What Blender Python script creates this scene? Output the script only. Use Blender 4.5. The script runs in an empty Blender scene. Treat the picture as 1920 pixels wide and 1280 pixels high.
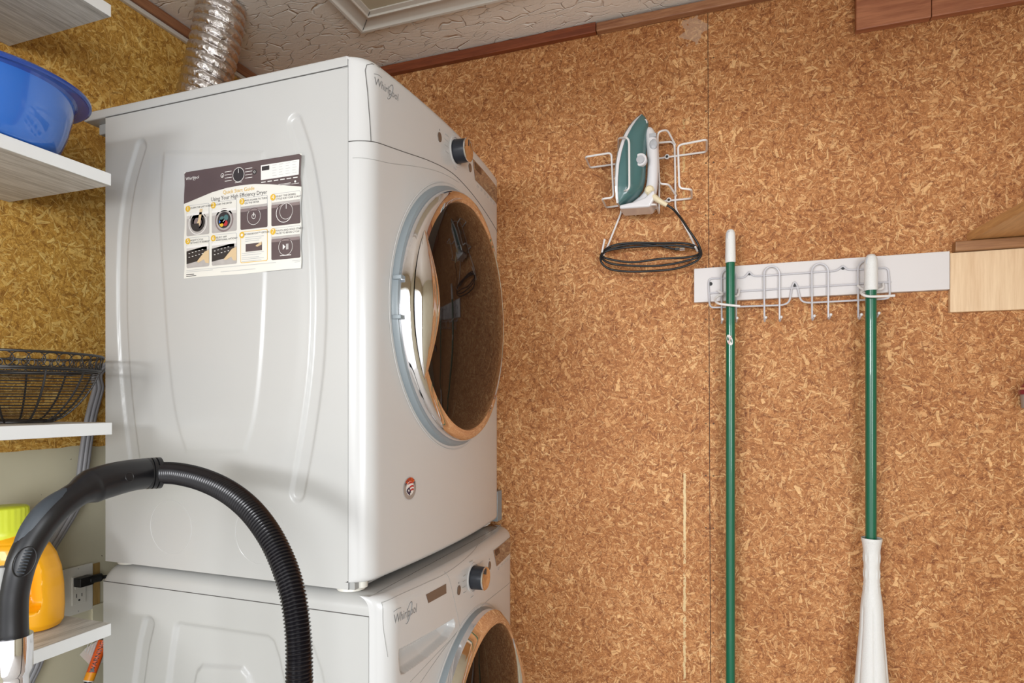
import bpy, math, random
import numpy as np
from mathutils import Vector, Matrix, noise
random.seed(7)
D = bpy.data
COL = bpy.context.scene.collection
SC = bpy.context.scene
PI = math.pi

# ------------------------------------------------------------------ camera
CX, CY, CZ = 1.449, -1.70, 1.36
CA, SA, FP, HY = .9426, .334, 1156.0, 752.0
cam = D.cameras.new('camera'); cam_o = D.objects.new('camera', cam); COL.objects.link(cam_o)
cam.sensor_width = 36; cam.lens = 36 * FP / 1920; cam.shift_y = (HY - 640) / 1920
cam.clip_start = .02
cam_o.location = (CX, CY, CZ); cam_o.rotation_euler = (PI / 2, 0, math.atan2(SA, CA))
SC.camera = cam_o

# ------------------------------------------------------------------ light
w = D.worlds.new('world'); SC.world = w; w.use_nodes = True
bg = w.node_tree.nodes['Background']; bg.inputs[1].default_value = 1.0
_tc = w.node_tree.nodes.new('ShaderNodeTexCoord'); _sx = w.node_tree.nodes.new('ShaderNodeSeparateXYZ'); _rp = w.node_tree.nodes.new('ShaderNodeValToRGB')
_ad = w.node_tree.nodes.new('ShaderNodeMath'); _ad.operation = 'MULTIPLY_ADD'; _ad.inputs[1].default_value = .5; _ad.inputs[2].default_value = .5
_ml = w.node_tree.nodes.new('ShaderNodeVectorMath'); _ml.operation = 'SCALE'; _ml.inputs[3].default_value = 1.55
w.node_tree.links.new(_tc.outputs['Generated'], _sx.inputs[0]); w.node_tree.links.new(_sx.outputs[2], _ad.inputs[0]); w.node_tree.links.new(_ad.outputs[0], _rp.inputs[0])
w.node_tree.links.new(_rp.outputs[0], _ml.inputs[0]); w.node_tree.links.new(_ml.outputs[0], bg.inputs[0])
_e = _rp.color_ramp.elements; _e[0].position = .42; _e[0].color = (.98, .98, .98, 1); _e[1].position = .53; _e[1].color = (.94, .97, 1, 1)
def area(name, loc, target, sx, sy, power, col):
    l = D.lights.new(name, 'AREA'); l.shape = 'RECTANGLE'; l.size = sx; l.size_y = sy; l.energy = power; l.color = col
    o = D.objects.new(name, l); COL.objects.link(o); o.location = loc
    o.rotation_euler = (Vector(target) - Vector(loc)).to_track_quat('-Z', 'Y').to_euler(); return o
area('daylight_from_next_room', (-.75, -7.0, 2.05), (1.2, 0, 1.7), 2.8, .7, 240, (.96, .98, 1))
area('daylight_from_side_door', (3.4, -4.2, 1.4), (.2, -.6, 1.6), 1.8, 1.4, 125, (.96, .98, 1))  # added fill light for dryer front and left wall, no actual door
SC.view_settings.view_transform = 'Standard'; SC.view_settings.look = 'None'
SC.view_settings.exposure = -.25; SC.view_settings.gamma = 1; SC.view_settings.use_curve_mapping = False

# ------------------------------------------------------------------ measuring: a sighting in the photograph to a point on a real plane
def py_(px, py, Y):
    k = (px - 960) / FP; d = (Y - CY) / (CA + SA * k)
    return Vector((CX + d * (CA * k - SA), Y, CZ + (HY - py) / FP * d))
def px_(px, py, X):
    k = (px - 960) / FP; d = (X - CX) / (CA * k - SA)
    return Vector((X, CY + d * (SA * k + CA), CZ + (HY - py) / FP * d))
def pd_(px, py, d):
    k = (px - 960) / FP
    return Vector((CX + d * (CA * k - SA), CY + d * (SA * k + CA), CZ + (HY - py) / FP * d))

# ------------------------------------------------------------------ materials
MATS = {}
class NT:
    def __init__(s, name):
        s.m = D.materials.new(name); s.m.use_nodes = True; s.t = s.m.node_tree; s.N = s.t.nodes; s.L = s.t.links
        s.b = s.N['Principled BSDF']
    def n(s, typ, ins=None, **kw):
        x = s.N.new(typ)
        for k, v in kw.items(): setattr(x, k, v)
        for k, v in (ins or {}).items(): s.put(x.inputs[k], v)
        return x
    def put(s, sock, v):
        if isinstance(v, bpy.types.NodeSocket): s.L.new(v, sock)
        elif isinstance(v, bpy.types.Node): s.L.new(v.outputs[0], sock)
        else: sock.default_value = v
    def math(s, op, a, b=None, c=None, clamp=False):
        x = s.N.new('ShaderNodeMath'); x.operation = op; x.use_clamp = clamp
        for i, v in enumerate((a, b, c)):
            if v is not None: s.put(x.inputs[i], v)
        return x.outputs[0]
    def mix(s, f, a, b, bl='MIX'):
        x = s.N.new('ShaderNodeMix'); x.data_type = 'RGBA'; x.blend_type = bl
        s.put(x.inputs[0], f); s.put(x.inputs[6], a); s.put(x.inputs[7], b); return x.outputs[2]
    def ramp(s, f, stops):
        x = s.N.new('ShaderNodeValToRGB'); e = x.color_ramp.elements
        while len(e) < len(stops): e.new(.5)
        for q, (p, c) in zip(e, stops): q.position = p; q.color = c if len(c) == 4 else (*c, 1)
        s.put(x.inputs[0], f); return x.outputs[0]
    def sstep(s, v, a, b):
        x = s.N.new('ShaderNodeMapRange'); x.interpolation_type = 'SMOOTHSTEP'
        s.put(x.inputs[0], v); x.inputs[1].default_value = a; x.inputs[2].default_value = b; return x.outputs[0]
    def bump(s, h, st=.3, dist=.002):
        x = s.n('ShaderNodeBump', {'Height': h, 'Strength': st, 'Distance': dist}); s.L.new(x.outputs[0], s.b.inputs['Normal'])
def c4(c): return (*c, 1)
def simple(name, col, rough=.4, metal=0, var=.04, scale=30, bump=0, coat=0, spec=.5):
    if name in MATS: return MATS[name]
    t = NT(name)
    co = t.n('ShaderNodeTexCoord').outputs['Object']
    nz = t.n('ShaderNodeTexNoise', {'Vector': co, 'Scale': scale, 'Detail': 3})
    t.put(t.b.inputs['Base Color'], t.mix(nz.outputs[0], c4([max(0, c * (1 - var)) for c in col]), c4([min(1, c * (1 + var)) for c in col])))
    t.b.inputs['Roughness'].default_value = rough; t.b.inputs['Metallic'].default_value = metal
    t.b.inputs['Coat Weight'].default_value = coat; t.b.inputs['Specular IOR Level'].default_value = spec
    if bump: t.bump(nz.outputs[0], bump)
    MATS[name] = t.m; return t.m

def chip_group():
    g = D.node_groups.new('chips', 'ShaderNodeTree')
    for nm, ty in (('P', 'NodeSocketVector'), ('Scale', 'NodeSocketFloat'), ('L', 'NodeSocketFloat'), ('W', 'NodeSocketFloat'), ('Off', 'NodeSocketFloat')):
        g.interface.new_socket(nm, in_out='INPUT', socket_type=ty)
    g.interface.new_socket('Mask', in_out='OUTPUT', socket_type='NodeSocketFloat')
    g.interface.new_socket('Rand', in_out='OUTPUT', socket_type='NodeSocketFloat')
    g.interface.new_socket('Halo', in_out='OUTPUT', socket_type='NodeSocketFloat')
    N, L = g.nodes, g.links
    gi = N.new('NodeGroupInput'); go = N.new('NodeGroupOutput')
    def M(op, a, b=None, c=None, clamp=False):
        x = N.new('ShaderNodeMath'); x.operation = op; x.use_clamp = clamp
        for i, v in enumerate((a, b, c)):
            if v is None: continue
            if isinstance(v, (int, float)): x.inputs[i].default_value = v
            else: L.new(v, x.inputs[i])
        return x.outputs[0]
    cb = N.new('ShaderNodeCombineXYZ'); L.new(gi.outputs[4], cb.inputs[0]); L.new(M('MULTIPLY', gi.outputs[4], 1.7), cb.inputs[1])
    ad = N.new('ShaderNodeVectorMath'); ad.operation = 'ADD'; L.new(gi.outputs[0], ad.inputs[0]); L.new(cb.outputs[0], ad.inputs[1])
    v = N.new('ShaderNodeTexVoronoi'); v.voronoi_dimensions = '2D'; L.new(ad.outputs[0], v.inputs['Vector']); L.new(gi.outputs[1], v.inputs['Scale'])
    sb = N.new('ShaderNodeVectorMath'); sb.operation = 'SUBTRACT'; L.new(ad.outputs[0], sb.inputs[0]); L.new(v.outputs['Position'], sb.inputs[1])
    sp = N.new('ShaderNodeSeparateXYZ'); L.new(sb.outputs[0], sp.inputs[0])
    sc = N.new('ShaderNodeSeparateColor'); L.new(v.outputs['Color'], sc.inputs[0])
    ang = M('MULTIPLY', sc.outputs[0], 6.283)
    c, s_ = M('COSINE', ang), M('SINE', ang)
    lx = M('ADD', M('MULTIPLY', sp.outputs[0], c), M('MULTIPLY', sp.outputs[1], s_))
    ly = M('SUBTRACT', M('MULTIPLY', sp.outputs[1], c), M('MULTIPLY', sp.outputs[0], s_))
    # gently bent and tapered flake
    ly = M('ADD', ly, M('MULTIPLY', M('MULTIPLY', lx, lx), M('MULTIPLY', M('SUBTRACT', sc.outputs[2], .5), 14)))
    wv = M('MULTIPLY', gi.outputs[3], M('ADD', .35, sc.outputs[1]))
    wv = M('ADD', wv, M('MULTIPLY', lx, M('MULTIPLY', M('SUBTRACT', sc.outputs[1], .5), .35)))
    lv = M('MULTIPLY', gi.outputs[2], M('ADD', .5, sc.outputs[2]))
    a = M('MULTIPLY', M('SUBTRACT', lv, M('ABSOLUTE', lx)), 600, clamp=True)
    b = M('MULTIPLY', M('SUBTRACT', wv, M('ABSOLUTE', ly)), 900, clamp=True)
    ab = M('MULTIPLY', a, b)
    L.new(M('MULTIPLY', M('SUBTRACT', ab, .38), 3.5, clamp=True), go.inputs[0])
    L.new(M('MULTIPLY', ab, 5, clamp=True), go.inputs[2])
    L.new(M('FRACT', M('MULTIPLY', M('ADD', sc.outputs[0], sc.outputs[1]), 7.31)), go.inputs[1])
    return g
CH = chip_group()
def chipboard(name, axis, dark, mid, light, marks=False, size=1.0):
    t = NT(name)
    ps = t.n('ShaderNodeNewGeometry').outputs['Position']
    s = t.n('ShaderNodeSeparateXYZ', {0: ps}).outputs
    u = s[0] if axis == 'x' else s[1]
    P = t.n('ShaderNodeCombineXYZ', {0: u, 1: s[2]}).outputs[0]
    # waviness so flake edges are not ruler straight
    wn = t.n('ShaderNodeTexNoise', {'Vector': P, 'Scale': 60, 'Detail': 2})
    wo = t.n('ShaderNodeVectorMath', {0: wn.outputs['Color'], 1: (.5, .5, .5)}, operation='SUBTRACT')
    ws = t.n('ShaderNodeVectorMath', {0: wo, 3: .0045}, operation='SCALE')
    Pw = t.n('ShaderNodeVectorMath', {0: P, 1: ws}, operation='ADD').outputs[0]
    fine = t.n('ShaderNodeTexNoise', {'Vector': P, 'Scale': 260, 'Detail': 4, 'Roughness': .7, 'Distortion': 1.5}).outputs[0]
    med = t.n('ShaderNodeTexNoise', {'Vector': P, 'Scale': 70, 'Detail': 4, 'Roughness': .65, 'Distortion': 1.0}).outputs[0]
    base = t.ramp(t.math('ADD', t.math('MULTIPLY', fine, .55), t.math('MULTIPLY', med, .45)),
                  [(.37, dark), (.46, [d * .5 + m * .5 for d, m in zip(dark, mid)]), (.53, mid), (.68, light)])
    col = base; h = t.math('MULTIPLY', fine, .5)
    layers = [(72, .010, .0017, .0), (50, .013, .0025, 3.3), (80, .009, .0014, 5.1), (42, .016, .0026, 7.7), (64, .011, .0014, 11.2), (30, .012, .0042, 14.9), (52, .014, .0019, 19.3), (60, .015, .0012, 23.7)]
    for i, (sc, l, wd, off) in enumerate(layers):
        g = t.n('ShaderNodeGroup', node_tree=CH)
        t.put(g.inputs[0], Pw); t.put(g.inputs[1], sc / size); t.put(g.inputs[2], l * size); t.put(g.inputs[3], wd * size); t.put(g.inputs[4], off)
        cc = t.ramp(g.outputs[1], [(0, [d * .75 + m * .25 for d, m in zip(dark, mid)]), (.22, [d * .35 + m * .65 for d, m in zip(dark, mid)]), (.42, mid), (.75, [(m + q) / 2 for m, q in zip(mid, light)]), (1, light)])
        cc = t.mix(.22, cc, base)
        f = t.math('MULTIPLY', g.outputs[0], .82)
        if i in (1, 3, 4, 6, 7): col = t.mix(t.math('MULTIPLY', g.outputs[2], .46), col, c4([d * .9 for d in dark]))  # edge shadow painted into the colour: dark rim around flakes of these layers
        if i == 5: f = t.math('MULTIPLY', f, t.math('GREATER_THAN', g.outputs[1], .72))
        else: f = t.math('MULTIPLY', f, t.math('GREATER_THAN', g.outputs[1], .16))
        col = t.mix(f, col, cc)
        h = t.math('ADD', h, t.math('MULTIPLY', g.outputs[0], g.outputs[1]))
    big = t.n('ShaderNodeTexNoise', {'Vector': P, 'Scale': 3.2, 'Detail': 3}).outputs[0]
    col = t.mix(t.sstep(big, .35, .75), col, t.mix(1, col, (.86, .80, .74, 1), 'MULTIPLY'))
    if marks:
        X, Z = s[0], s[2]
        n1 = t.n('ShaderNodeTexNoise', {'Vector': P, 'Scale': 45, 'Detail': 4}).outputs[0]
        # old glue bead, lower part, and a short piece above
        def streak(xc, z0, z1, wd, th):
            dx = t.math('ABSOLUTE', t.math('SUBTRACT', t.math('ADD', X, t.math('MULTIPLY', t.math('SUBTRACT', n1, .5), .008)), xc))
            a = t.math('LESS_THAN', dx, wd)
            zz = t.math('MULTIPLY', t.math('GREATER_THAN', Z, z0), t.math('LESS_THAN', Z, z1))
            n2 = t.n('ShaderNodeTexNoise', {'Vector': P, 'Scale': 28, 'Detail': 5, 'Roughness': .8}).outputs[0]
            return t.math('MULTIPLY', t.math('MULTIPLY', a, zz), t.math('GREATER_THAN', n2, th))
        col = t.mix(t.math('MULTIPLY', streak(1.334, .60, 1.168, .0033, .47), .8), col, (.72, .55, .30, 1))
        col = t.mix(t.math('MULTIPLY', streak(1.334, .99, 1.150, .0030, .30), .8), col, (.75, .58, .33, 1))
        col = t.mix(t.math('MULTIPLY', streak(1.332, 1.87, 2.11, .0028, .50), .6), col, (.62, .45, .20, 1))
        # bare pale patch near the ceiling trim
        dxy = t.n('ShaderNodeVectorMath', {0: P, 1: (1.358, 2.345, 0)}, operation='DISTANCE').outputs['Value']
        pm = t.math('MULTIPLY', t.math('LESS_THAN', t.math('ADD', dxy, t.math('MULTIPLY', n1, .07)), .066), .6)
        col = t.mix(pm, col, (.52, .36, .25, 1))
        # joint between two sheets
        jx = t.math('ADD', 1.3955, t.math('MULTIPLY', t.math('SUBTRACT', 1.7, Z), .004))
        j = t.math('LESS_THAN', t.math('ABSOLUTE', t.math('SUBTRACT', X, jx)), .0010)
        col = t.mix(t.math('MULTIPLY', j, .85), col, (.03, .015, .01, 1)); h = t.math('SUBTRACT', h, t.math('MULTIPLY', j, 6))
        # nails beside the joint
        zc = t.math('SUBTRACT', t.math('FRACT', t.math('MULTIPLY', Z, 7.3)), .5)
        nd = t.math('SQRT', t.math('ADD', t.math('POWER', t.math('SUBTRACT', t.math('ABSOLUTE', t.math('SUBTRACT', X, 1.3975)), .0095), 2), t.math('POWER', t.math('DIVIDE', zc, 7.3), 2)))
        col = t.mix(t.math('MULTIPLY', t.math('LESS_THAN', nd, .0022), .8), col, (.05, .03, .02, 1))
    t.put(t.b.inputs['Base Color'], col)
    t.b.inputs['Roughness'].default_value = .62; t.b.inputs['Specular IOR Level'].default_value = .3
    t.bump(h, .35, .0012)
    return t.m
M_OSB_R = chipboard('chipboard_right', 'x', (.18, .050, .015), (.52, .220, .074), (.96, .61, .29), True)
M_OSB_L = chipboard('chipboard_left', 'y', (.22, .085, .014), (.60, .33, .062), (.98, .72, .25), False, 1.25)

def wood(name, axis, dark, light, rough=.5, knots=False, sc=1.0):
    if name in MATS: return MATS[name]
    t = NT(name); p = t.n('ShaderNodeNewGeometry').outputs['Position']
    st = [16, 16, 16]; st['xyz'.index(axis)] = 1.1
    mp = t.n('ShaderNodeMapping', {0: p, 3: tuple(v * sc for v in st)})
    nz = t.n('ShaderNodeTexNoise', {'Vector': mp, 'Scale': 4.5, 'Detail': 6, 'Roughness': .62, 'Distortion': .5}).outputs[0]
    n2 = t.n('ShaderNodeTexNoise', {'Vector': mp, 'Scale': 22, 'Detail': 3}).outputs[0]
    f = t.math('ADD', t.math('MULTIPLY', nz, .7), t.math('MULTIPLY', n2, .3))
    col = t.ramp(f, [(.34, dark), (.62, light)])
    if knots:
        v = t.n('ShaderNodeTexVoronoi', {'Vector': p, 'Scale': 11}).outputs['Distance']
        col = t.mix(t.math('MULTIPLY', t.sstep(v, .16, .06), .75), col, c4([d * .3 for d in dark]))
    t.put(t.b.inputs['Base Color'], col); t.b.inputs['Roughness'].default_value = rough
    t.bump(f, .15, .001); MATS[name] = t.m; return t.m
M_SHELF = wood('whitewashed_wood', 'y', (.36, .345, .32), (.70, .69, .66), .5, sc=1.6)
M_SHELF_EDGE = simple('white_laminate_edge', (.82, .83, .83), .4, var=.02)
M_TRIM_DK = wood('dark_stained_trim', 'x', (.13, .028, .010), (.26, .065, .022), .45)
M_TRIM_DKL = wood('brown_stained_trim', 'y', (.16, .06, .028), (.34, .15, .07), .45)
M_TRIM_LT = wood('worn_brown_trim', 'x', (.18, .055, .022), (.40, .19, .09), .5)
M_PLANK = wood('knotty_red_plank', 'x', (.26, .08, .035), (.46, .18, .085), .45, True)
M_PINE = wood('honey_pine', 'y', (.42, .20, .07), (.62, .34, .13), .45)
M_PINE2 = wood('brown_pine_cleat', 'x', (.22, .09, .03), (.38, .18, .07), .45)
M_BIRCH = wood('pale_birch', 'z', (.66, .44, .25), (.80, .59, .37), .4, sc=.8)
M_STUD = wood('raw_stud', 'z', (.28, .17, .05), (.45, .29, .10), .6)
M_WHITE = simple('white_enamel', (.48, .478, .465), .30, var=.012, scale=6, coat=.12)
M_WHITE_PL = simple('white_plastic_panel', (.56, .557, .55), .25, var=.01, scale=8, coat=.3)
M_GREYRING = simple('grey_blue_plastic_ring', (.23, .265, .285), .3)
M_CHROME = simple('polished_chrome', (.86, .85, .87), .06, 1, var=.01)
M_SEAM = simple('dark_seam', (.10, .095, .09), .6)
M_SEAM_LT = simple('grey_seam', (.34, .34, .33), .6)
M_KNOBF = simple('bronze_mirror_face', (.80, .72, .62), .10, 1, var=.02)
M_DARKPL = simple('slate_black_plastic', (.018, .021, .028), .32)
M_DISP = simple('bronze_display_glass', (.16, .115, .09), .12, 0, coat=1)
M_DISPDK = simple('dark_display_window', (.05, .02, .016), .12)
M_BRONZE = simple('bronze_button', (.20, .165, .14), .25, .5)
M_PRINT = simple('grey_print', (.20, .20, .20), .5)
M_PRINTM = simple('pale_grey_print', (.45, .45, .45), .5)
M_WIRE = simple('white_vinyl_wire', (.74, .71, .69), .3, var=.02)
M_WIREG = simple('grey_white_vinyl_wire', (.56, .545, .57), .3, var=.02)
M_BOARD = simple('white_painted_board', (.66, .62, .61), .45, var=.02, scale=14)
M_GREEN = simple('green_painted_tube', (.003, .115, .058), .28, var=.04, coat=.35)
M_GRIP = simple('white_pimpled_plastic', (.74, .73, .71), .45, bump=.4, scale=500)
M_BLUE = simple('glossy_blue_plastic', (.022, .14, .55), .14, var=.05, scale=12, coat=.8)
M_BLUE2 = simple('deep_blue_rim_plastic', (.010, .055, .30), .18, var=.05, coat=.6)
M_IRONWK = simple('dark_wrought_wire', (.030, .027, .026), .42, .4)
M_YEL = simple('yellow_jug_plastic', (.92, .42, .004), .33, var=.03, scale=8, coat=.2)
M_LIME = simple('lime_cap_plastic', (.68, .75, .045), .4, var=.03)
M_BLKHOSE = simple('black_hose_plastic', (.008, .007, .009), .22, var=.1)
M_BLKGRIP = simple('black_handle_plastic', (.010, .010, .012), .36, var=.08, scale=120)
M_BLKSOFT = simple('slate_rubber_grip', (.045, .055, .068), .5, var=.06, scale=200)
M_BLACK = simple('black_rubber', (.010, .010, .011), .4)
M_GREYCORD = simple('grey_appliance_cord', (.27, .27, .29), .45)
M_IVORY = simple('ivory_plate_plastic', (.66, .64, .58), .35, var=.02)
M_SLOT = simple('slot_black', (.02, .02, .02), .6)
M_TEAL = simple('teal_iron_plastic', (.060, .145, .145), .25, var=.08, scale=15, coat=.5)
M_IRWHITE = simple('white_iron_plastic', (.68, .66, .67), .25, var=.02, coat=.4)
M_IRGREY = simple('grey_iron_buttons', (.42, .42, .44), .35)
M_CREAM = simple('cream_cord_sleeve', (.72, .62, .42), .45)
M_SOLE = simple('steel_soleplate', (.55, .55, .55), .25, 1)
M_PAPER = simple('label_paper', (.72, .70, .64), .45, var=.015)
M_MAUVE = simple('label_dark_print', (.095, .065, .065), .4, var=.12, scale=25)
M_MAUVE2 = simple('label_photo_mauve', (.22, .17, .165), .4, var=.15, scale=60)
M_LGREY = simple('label_photo_grey', (.42, .39, .37), .4, var=.2, scale=60)
M_LGREY2 = simple('label_photo_light', (.56, .53, .50), .4, var=.1, scale=60)
M_GOLD = simple('label_gold', (.68, .42, .03), .45)
M_TXT = simple('label_text_grey', (.075, .07, .075), .5)
M_TXTW = simple('label_text_white', (.75, .73, .70), .5)
M_SKIN = simple('label_photo_skin', (.62, .46, .27), .5)
M_BLK2 = simple('label_black', (.03, .025, .025), .4)
M_RED = simple('print_red', (.45, .03, .03), .4)
M_NAVY = simple('print_navy', (.03, .02, .06), .4)
M_TAUPE = simple('badge_taupe', (.33, .28, .25), .4)
M_ORANGE = simple('warning_orange', (.72, .10, .01), .45)
M_ORANGE2 = simple('warning_amber', (.85, .32, .01), .45)
M_CLARET = simple('claret_gloss', (.20, .01, .03), .15, coat=1)
M_CONC = simple('pale_vinyl_floor', (.62, .60, .57), .8, var=.1, scale=8, bump=.2)

def foil():
    t = NT('crinkled_foil'); co = t.n('ShaderNodeTexCoord').outputs['Object']
    a = t.n('ShaderNodeTexNoise', {'Vector': co, 'Scale': 55, 'Detail': 5, 'Roughness': .7, 'Distortion': 1.2}).outputs[0]
    b = t.n('ShaderNodeTexVoronoi', {'Vector': co, 'Scale': 90}).outputs['Distance']
    t.put(t.b.inputs['Base Color'], t.mix(a, (.62, .58, .56, 1), (.85, .82, .80, 1)))
    t.b.inputs['Metallic'].default_value = 1; t.b.inputs['Roughness'].default_value = .22
    t.bump(t.math('ADD', a, t.math('MULTIPLY', b, .6)), .7, .004); return t.m
M_FOIL = foil()
def ceiling_mat():
    t = NT('stomped_plaster'); p = t.n('ShaderNodeNewGeometry').outputs['Position']
    n0 = t.n('ShaderNodeTexNoise', {'Vector': p, 'Scale': 9, 'Detail': 2})
    wo = t.n('ShaderNodeVectorMath', {0: n0.outputs['Color'], 3: .09}, operation='SCALE')
    pw = t.n('ShaderNodeVectorMath', {0: p, 1: wo}, operation='ADD').outputs[0]
    mp = t.n('ShaderNodeMapping', {0: pw, 2: (0, 0, .5), 3: (1, 2.3, 1)})
    v = t.n('ShaderNodeTexVoronoi', {'Vector': mp, 'Scale': 13}, feature='DISTANCE_TO_EDGE').outputs['Distance']
    mp2 = t.n('ShaderNodeMapping', {0: pw, 2: (0, 0, -.9), 3: (1, 2.8, 1)})
    v2 = t.n('ShaderNodeTexVoronoi', {'Vector': mp2, 'Scale': 19}, feature='DISTANCE_TO_EDGE').outputs['Distance']
    n3 = t.n('ShaderNodeTexNoise', {'Vector': p, 'Scale': 14, 'Detail': 2}).outputs[0]
    r1 = t.math('MULTIPLY', t.sstep(v, .05, .0), t.sstep(n3, .50, .62))
    r2 = t.math('MULTIPLY', t.sstep(v2, .06, .0), t.sstep(n3, .50, .38))
    n4 = t.n('ShaderNodeTexNoise', {'Vector': p, 'Scale': 110, 'Detail': 3}).outputs[0]
    h = t.math('SUBTRACT', t.math('MULTIPLY', n4, .22), t.math('ADD', r1, r2))
    t.put(t.b.inputs['Base Color'], t.mix(n0.outputs[0], (.80, .74, .66, 1), (.88, .83, .76, 1)))
    t.b.inputs['Roughness'].default_value = .38
    t.bump(h, .7, .0055); return t.m
M_CEIL = ceiling_mat()
M_CASING = simple('cream_casing_paint', (.62, .58, .52), .4, var=.02)
M_HATCH = simple('beige_hatch_panel', (.50, .44, .32), .6, var=.04, scale=40, bump=.2)
def beige():
    t = NT('beige_painted_board'); p = t.n('ShaderNodeNewGeometry').outputs['Position']
    n = t.n('ShaderNodeTexNoise', {'Vector': p, 'Scale': 9, 'Detail': 4}).outputs[0]
    n2 = t.n('ShaderNodeTexNoise', {'Vector': p, 'Scale': 70, 'Detail': 1}).outputs[0]
    c = t.mix(n, (.52, .48, .345, 1), (.62, .585, .44, 1))
    c = t.mix(t.math('MULTIPLY', t.math('GREATER_THAN', n2, .80), .8), c, (.10, .07, .04, 1))
    t.put(t.b.inputs['Base Color'], c); t.b.inputs['Roughness'].default_value = .45; t.bump(n, .1); return t.m
M_BEIGE = beige()
def dark_glass():
    t = NT('dark_door_glass'); co = t.n('ShaderNodeTexCoord').outputs['Object']
    n = t.n('ShaderNodeTexNoise', {'Vector': co, 'Scale': 4, 'Detail': 2}).outputs[0]
    t.put(t.b.inputs['Base Color'], t.mix(n, (.006, .003, .002, 1), (.012, .006, .004, 1)))
    t.b.inputs['Roughness'].default_value = .05; t.b.inputs['IOR'].default_value = 1.5; return t.m
M_GLASS = dark_glass()

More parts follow.
